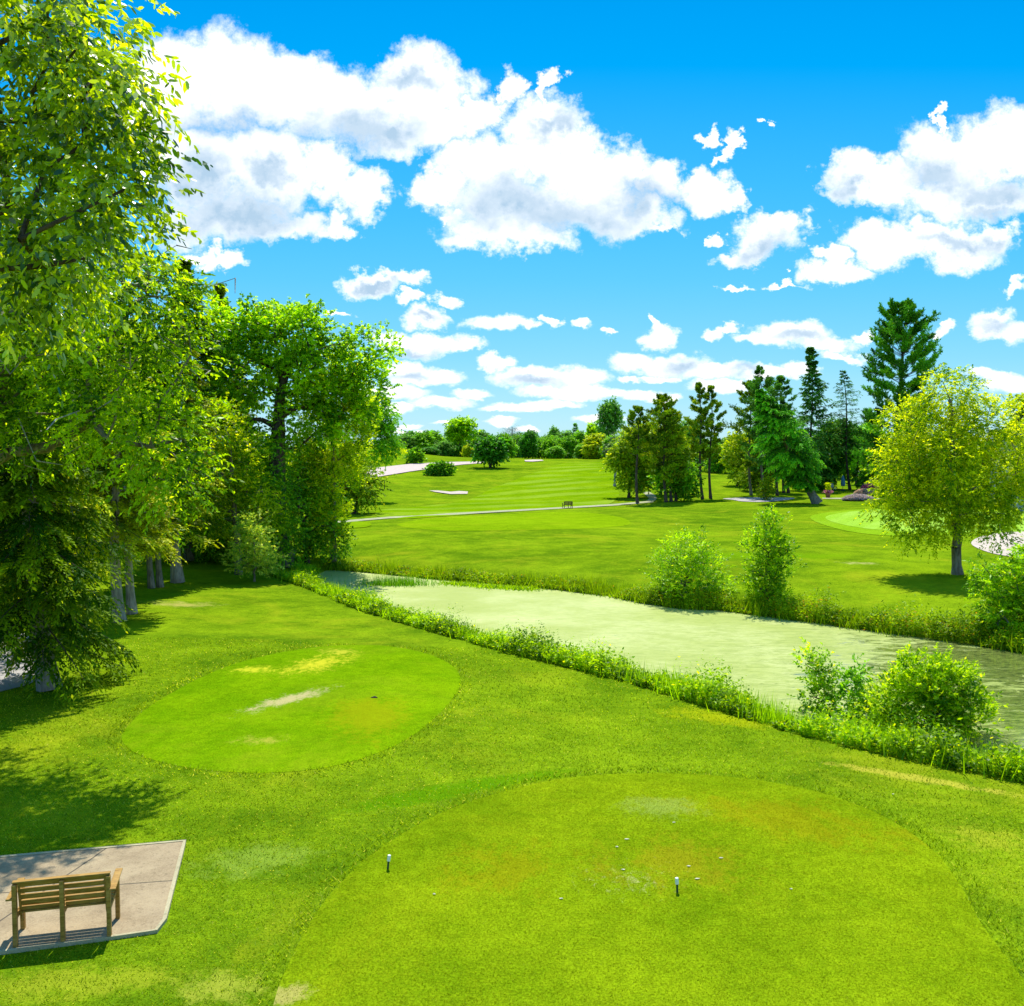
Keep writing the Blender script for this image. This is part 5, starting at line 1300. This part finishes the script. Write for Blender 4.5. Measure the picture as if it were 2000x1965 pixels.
# ------------------------------------------------------------------ tee markers
M['marker_white'] = m_plain('marker_white_top', (0.82, 0.82, 0.76), .4, .4, .03)
M['marker_dark'] = m_plain('marker_dark_green', (0.012, 0.06, 0.03), .5, .4, .1)
def marker(label, px, py, tilt):
    g_ = g3(px, py); r = empty('tee_marker', (g_[0], g_[1], g_[2] + .03)); tag(r, label, 'tee marker', 'tee markers on the front tee')
    m = MB(); m.tube([(0, 0, -.02), (tilt * .14, 0, .135)], .016, 12); m.build('stem', M['marker_dark'], r)
    m = MB(); m.tube([(tilt * .14, 0, .135), (tilt * .24, 0, .225), (tilt * .245, 0, .232)], [.026, .026, .017], 14); m.build('cap', M['marker_white'], r, 0.003)
    return r
marker('white-topped dark tee marker near the left edge of the front tee', 757, 1702, .12)
marker('white-topped dark tee marker out in the middle of the front tee', 1323, 1748, -.05)

# ------------------------------------------------------------------ small things
def blob(name, c, size, mat, seed, label, cat, amp=.25, sub=3, kind=None, group=None):
    import bmesh
    bm = bmesh.new(); bmesh.ops.create_icosphere(bm, subdivisions=sub, radius=1)
    rg = random.Random(seed); ph = [rg.uniform(0, 6) for _ in range(6)]
    for v in bm.verts:
        x, y, z = v.co; k = 1 + amp * (math.sin(3 * x + ph[0]) * math.sin(3.4 * y + ph[1]) + .5 * math.sin(7 * z + ph[2]) * math.sin(6 * x + ph[3]))
        v.co = Vector((x * size[0], y * size[1], max(z, -.4) * size[2])) * k
    me = bpy.data.meshes.new(name); bm.to_mesh(me); bm.free(); me.materials.append(mat)
    o = bpy.data.objects.new(name, me); COL.objects.link(o); o.location = c
    return tag(o, label, cat, group, kind)
M['white_stone'] = m_plain('white_stone', (0.75, 0.80, 0.85), .6, .3, .1, 12)
g_ = ground(1251, 1326)
blob('white_rock', (g_[0], g_[1], float(zt(*g_)) + .06), (.15, .11, .10), M['white_stone'], 3, 'white lump lying at the edge of the weeds on the near bank', 'rock')
M['soil'] = m_plain('dark_soil', (0.03, 0.025, 0.012), .9)
g_ = ground(731, 1366)
blob('divot', (g_[0], g_[1], float(zt(*g_)) + .05), (.09, .05, .03), M['soil'], 4, 'small dark divot on the right half of the back tee', 'divot')
M['litter'] = m_plain('pale_wood_chip', (0.62, 0.58, 0.40), .7, .2, .1)
lit = [(848,1753,'pale wood chip lying right of the left tee marker'),(1345,1698,'pale turf chip behind the middle tee marker'),(1362,1723,'pale turf chip right behind the middle tee marker'),(1545,1743,'small pale chip on the right part of the front tee'),(1096,1762,'pale chip in the left middle of the front tee'),(1224,1645,'pale crumb in the upper middle of the front tee, right of another'),(1205,1660,'pale crumb in the upper middle of the front tee, left of another'),(1316,1612,'tiny pale crumb near the grey patch of the front tee'),(1408,1682,'pale crumb on the upper right of the front tee'),(1744,1556,'tiny white crumb on the lawn beyond the front tee'),(1217,1705,'pale crumb in the middle of the front tee left of the middle marker')]
for i, (a, b, lab) in enumerate(lit):
    g_ = ground(a, b); blob('wood_chip', (g_[0], g_[1], float(zt(*g_)) + .055), (.022 + .008 * (i % 3), .014, .008), M['litter'], 20 + i, lab, 'chip', sub=2, group='pale chips on the turf')
M['grey_paint'] = m_plain('grey_stake', (0.35, 0.36, 0.36), .6)
g_ = ground(1968, 1500); m = MB(); m.box((0, 0, .2), (.07, .03, .46)); m.box((0, 0, .435), (.05, .028, .02))
tag(m.build('stake', M['grey_paint'], None, .004, loc=(g_[0], g_[1], float(zt(*g_)))), 'short grey stake among the weeds at the right end of the near bank', 'stake')
M['post'] = m_plain('dark_post', (0.05, 0.045, 0.03), .7)
g_ = ground(751, 955); m = MB(); m.tube([(0, 0, -.1), (0, 0, 1.25)], .07, 8); m.tube([(0, 0, 1.25), (0, 0, 1.36)], [.10, .04], 8)
tag(m.build('post', M['post'], loc=(g_[0], g_[1], float(zt(*g_)))), 'dark thin post on the far lawn below the road', 'post')

# ------------------------------------------------------------------ garden corner on the right
def flower_bed(name, label, px, py, wpx, hpx, mats, seed, n=2600, depth=1.2):
    g_ = g3(px, py); Y = g_[1]; rg = RNG(seed); w = wpx / F * Y; h = hpx / F * Y
    r = empty(name, g_); tag(r, label, 'flower bed')
    u = unit(rg.normal(size=(n, 3))); u[:, 2] = np.abs(u[:, 2]); k = rg.uniform(.75, 1, n)[:, None]
    o = u * np.array([w / 2, depth, h]) * k
    d = unit(u + .6 * rg.normal(size=(n, 3))); s = unit(np.cross(d, rg.normal(size=(n, 3))))
    V = leaf_quads(o, d, s, .16 * rg.uniform(.6, 1.3, n), .09 * rg.uniform(.6, 1.3, n))
    mesh_np('foliage', V, np.arange(4 * n).reshape(n, 4), mats[0], r, np.clip(.4 + .2 * rg.normal(size=n), 0, 1))
    n2 = int(n * 1.5); u = unit(rg.normal(size=(n2, 3))); u[:, 2] = np.abs(u[:, 2]) * .9 + .25; u = unit(u)
    o = u * np.array([w / 2, depth, h]) * 1.03; d = unit(u + .8 * rg.normal(size=(n2, 3))); s = unit(np.cross(d, rg.normal(size=(n2, 3))))
    V = leaf_quads(o, d, s, .17 * rg.uniform(.6, 1.3, n2), .15 * rg.uniform(.6, 1.3, n2))
    mesh_np('flowers', V, np.arange(4 * n2).reshape(n2, 4), mats[1], r, np.clip(.5 + .25 * rg.normal(size=n2), 0, 1))
    return r
L['pink'] = m_leaf('pink_petals', (0.55, 0.08, 0.30), (0.80, 0.30, 0.55), .3, gain=(1.15, 1, 1.1), tscale=1.0)
L['blush'] = m_leaf('pale_pink_petals', (0.60, 0.38, 0.36), (0.80, 0.62, 0.56), .3, gain=(1.15, 1, 1.1), tscale=1.0)
L['lav'] = m_leaf('lavender_spikes', (0.34, 0.33, 0.45), (0.60, 0.57, 0.68), .3, gain=(1.15, 1, 1.1), tscale=1.0)
L['dk'] = m_leaf('dark_bed_leaf', (0.03, 0.07, 0.02), (0.09, 0.14, 0.03), .3, gain=(1.15, 1, 1.1), tscale=1.0)
L['lavleaf'] = m_leaf('grey_green_leaf', (0.14, 0.19, 0.12), (0.28, 0.32, 0.22), .3, gain=(1.15, 1, 1.1), tscale=1.0)
flower_bed('flower_bed', 'bright magenta-pink flowers left of the yellow-green tree', 1700, 960, 36, 17, (L['dk'], L['pink']), 5, 1600)
flower_bed('flower_bed', 'pale pink flowers in front of the magenta ones', 1690, 967, 42, 11, (L['dk'], L['blush']), 6, 1800)
flower_bed('flower_bed', 'pale pink flowers seen through the drooping yellow-green branches', 1765, 966, 60, 13, (L['dk'], L['blush']), 7, 2400)
flower_bed('lavender_bed', 'low grey-violet lavender mound at the lawn edge', 1676, 978, 60, 11, (L['lavleaf'], L['lav']), 8, 3200)
# potted plant
g_ = g3(1617, 972); r = empty('potted_plant', g_); tag(r, 'tall yellow and red planting in a terracotta pot right of the leaning spruce', 'planter')
M['terracotta'] = m_plain('terracotta', (0.30, 0.12, 0.07), .7)
m = MB(); m.tube([(0, 0, 0), (0, 0, .35), (0, 0, .62), (0, 0, .66)], [.26, .34, .40, .43], 16); m.build('pot', M['terracotta'], r)
rg = RNG(31); n_ = 500
for nm, z0, z1, sp, mt in (('red_flowers', .6, .95, .38, 'pink'), ('yellow_leaves', .7, 2.0, .26, 'locust')):
    o_ = np.column_stack([rg.normal(size=n_) * sp * .6, rg.normal(size=n_) * sp * .6, rg.uniform(z0, z1, n_)]); d_ = unit(np.column_stack([rg.normal(size=(n_, 2)), np.full(n_, .9)])); s_ = unit(np.cross(d_, rg.normal(size=(n_, 3))))
    mesh_np(nm, leaf_quads(o_, d_, s_, np.full(n_, .22), np.full(n_, .09)), np.arange(4 * n_).reshape(n_, 4), L[mt], r, np.clip(.5 + .2 * rg.normal(size=n_), 0, 1))
# folded umbrella in blue cover, white garden chair, lamp post
M['blue_cloth'] = m_plain('blue_cover', (0.10, 0.28, 0.45), .7, .2, .2, 4)
M['navy'] = m_plain('navy_cloth', (0.02, 0.05, 0.09), .8)
M['white_paint'] = m_plain('white_paint', (0.75, 0.75, 0.72), .5)
g_ = g3(1646, 958); r = empty('folded_umbrella', g_); tag(r, 'folded garden umbrella in a blue cover by the thin spruce trunk', 'umbrella')
m = MB(); m.tube([(0, 0, 0), (0, 0, 2.5)], .04, 8); m.build('pole', M['navy'], r)
m = MB(); m.tube([(0, 0, .7), (.02, 0, 1.1), (0, 0, 1.7), (0, 0, 2.3), (0, 0, 2.45)], [.30, .36, .30, .16, .05], 12); m.build('cover', M['blue_cloth'], r, smooth=True)
m = MB(); m.tube([(0, 0, 0), (0, 0, .12)], .35, 16); m.build('base', M['navy'], r)
g_ = g3(1628, 957); r = empty('garden_chair', g_, .6); tag(r, 'white garden chair on the lawn behind the potted plant', 'chair')
m = MB(); m.box((0, 0, .42), (.6, .55, .05)); m.build('seat', M['white_paint'], r, .01)
m = MB(); m.box((0, .27, .75), (.6, .05, .6), rx=-.2); m.build('backrest', M['white_paint'], r, .01)
for a in (-.26, .26):
    for b in (-.22, .22):
        m = MB(); m.box((a, b, .2), (.05, .05, .42)); m.build('leg', M['white_paint'], r)
g_ = g3(1690, 955); r = empty('lamp_post', g_); tag(r, 'thin pale lamp post in the shade of the huge white pine', 'lamp post')
m = MB(); m.tube([(0, 0, 0), (0, 0, .2), (0, 0, 3.3)], [.09, .06, .045], 8); m.build('pole', M['white_paint'], r)
m = MB(); m.tube([(0, 0, 3.3), (0, 0, 3.35), (0, 0, 3.65), (0, 0, 3.75)], [.07, .16, .19, .03], 10); m.build('lamp', M['white_paint'], r)

# clubhouse at the far right, mostly hidden behind the yellow-green tree
M['roof'] = m_plain('grey_shingle_roof', (0.10, 0.09, 0.085), .9, .2, .25, 3)
M['siding'] = m_plain('pale_siding', (0.50, 0.47, 0.42), .7, .3, .06, 2)
M['trim'] = m_plain('white_trim', (0.72, 0.72, 0.70), .5)
M['glass'] = m_plain('dark_window_glass', (0.03, 0.045, 0.06), .08, .6, .1, 1)
bx, by = 66.0, 104.0; bz = float(zt(bx, by)); r = empty('clubhouse', (bx, by, bz)); tag(r, 'pale building with a grey shingled gable roof at the right edge behind the trees', 'building')
m = MB(); m.box((0, 0, 3.0), (20, 14, 6.4)); m.add([(-10, -7, 6.2), (-10, 7, 6.2), (-10, 0, 10.2), (10, -7, 6.2), (10, 7, 6.2), (10, 0, 10.2)], [(0, 2, 1), (3, 4, 5), (0, 3, 5, 2), (1, 2, 5, 4)]); m.build('wall', M['siding'], r)
def gable(name, cx, cy, z0, w, d, h, mat, parent, th=.25, ov=.7):
    m = MB(); a, b = w / 2 + ov, d / 2 + ov
    vs = [(cx - a, cy - b, z0), (cx + a, cy - b, z0), (cx + a, cy, z0 + h), (cx - a, cy, z0 + h), (cx + a, cy + b, z0), (cx - a, cy + b, z0)]
    vs2 = [(x, y, z - th) for x, y, z in vs]
    m.add(vs + vs2, [(0, 1, 2, 3), (3, 2, 4, 5), (9, 8, 7, 6), (11, 10, 8, 9), (0, 6, 7, 1), (5, 4, 10, 11), (0, 3, 9, 6), (3, 5, 11, 9), (1, 7, 8, 2), (2, 8, 10, 4)])
    return m.build(name, mat, parent)
gable('roof', 0, 0, 6.25, 20, 14, 4.4, M['roof'], r)
def window(cx, cy, cz, w, h, facing, parent):
    m = MB()
    def bxy(ox, oz, sx, sz, dp, out):
        if facing == 'y': m.box((cx + ox, cy - out, cz + oz), (sx, dp, sz))
        else: m.box((cx - out, cy + ox, cz + oz), (dp, sx, sz))
    for ox in (-w / 2, w / 2): bxy(ox, 0, .1, h + .1, .1, .05)
    for oz in (-h / 2, 0, h / 2): bxy(0, oz, w - .11, .09, .08, .05)
    f = m.build('window', M['trim'], parent)
    m = MB()
    if facing == 'y': m.box((cx, cy - .02, cz), (w, .03, h))
    else: m.box((cx - .02, cy, cz), (.03, w, h))
    m.build('pane', M['glass'], f)
for i in range(5): window(-8 + i * 4, -7.0, 2.0, 1.4, 1.7, 'y', r)
for i in range(5): window(-8 + i * 4, -7.0, 4.9, 1.4, 1.3, 'y', r)
for i in range(3): window(-10.0, -4.5 + i * 4.5, 2.0, 1.3, 1.7, 'x', r)

# small far things by the fairway end
M['car_white'] = m_plain('white_car_paint', (0.7, 0.7, 0.68), .3, .5, .03)
M['car_blue'] = m_plain('blue_car_paint', (0.08, 0.22, 0.42), .3, .5, .03)
M['tyre'] = m_plain('tyre_rubber', (0.02, 0.02, 0.02), .8)
def car(label, px, Y, mat, s=1.0, rz=0.1):
    x = (px - 1000) / F * Y; r = empty('parked_car', (x, Y, float(zt(x, Y))), rz); tag(r, label, 'car')
    m = MB(); pr = [(-2.1, .35), (2.1, .35), (2.15, .75), (1.3, .9), (.75, 1.4), (-1.1, 1.42), (-1.8, .95), (-2.15, .85)]
    n = len(pr); vs = [(a, -.85, b) for a, b in pr] + [(a, .85, b) for a, b in pr]
    m.add(vs, [tuple(range(n)), tuple(reversed(range(n, 2 * n)))] + [(i, i + n, (i + 1) % n + n, (i + 1) % n) for i in range(n)]); m.build('body', mat, r, .05)
    m = MB(); m.box((-.15, 0, 1.15), (1.7, 1.725, .34)); m.build('windows', M['glass'], r, .05)
    for a in (-1.35, 1.35):
        for b in (-.78, .78):
            m = MB(); m.tube([(a, b - .1, .33), (a, b + .1, .33)], .33, 14); m.build('wheel', M['tyre'], r)
car('white car parked beyond the crest of the fairway, left of the other white car', 1098, 306, M['car_white'])
car('white car parked beyond the crest of the fairway, nearer the blue car', 1122, 304, M['car_white'], rz=-.15)
car('blue car parked at the right end of the fairway crest', 1170, 300, M['car_blue'])
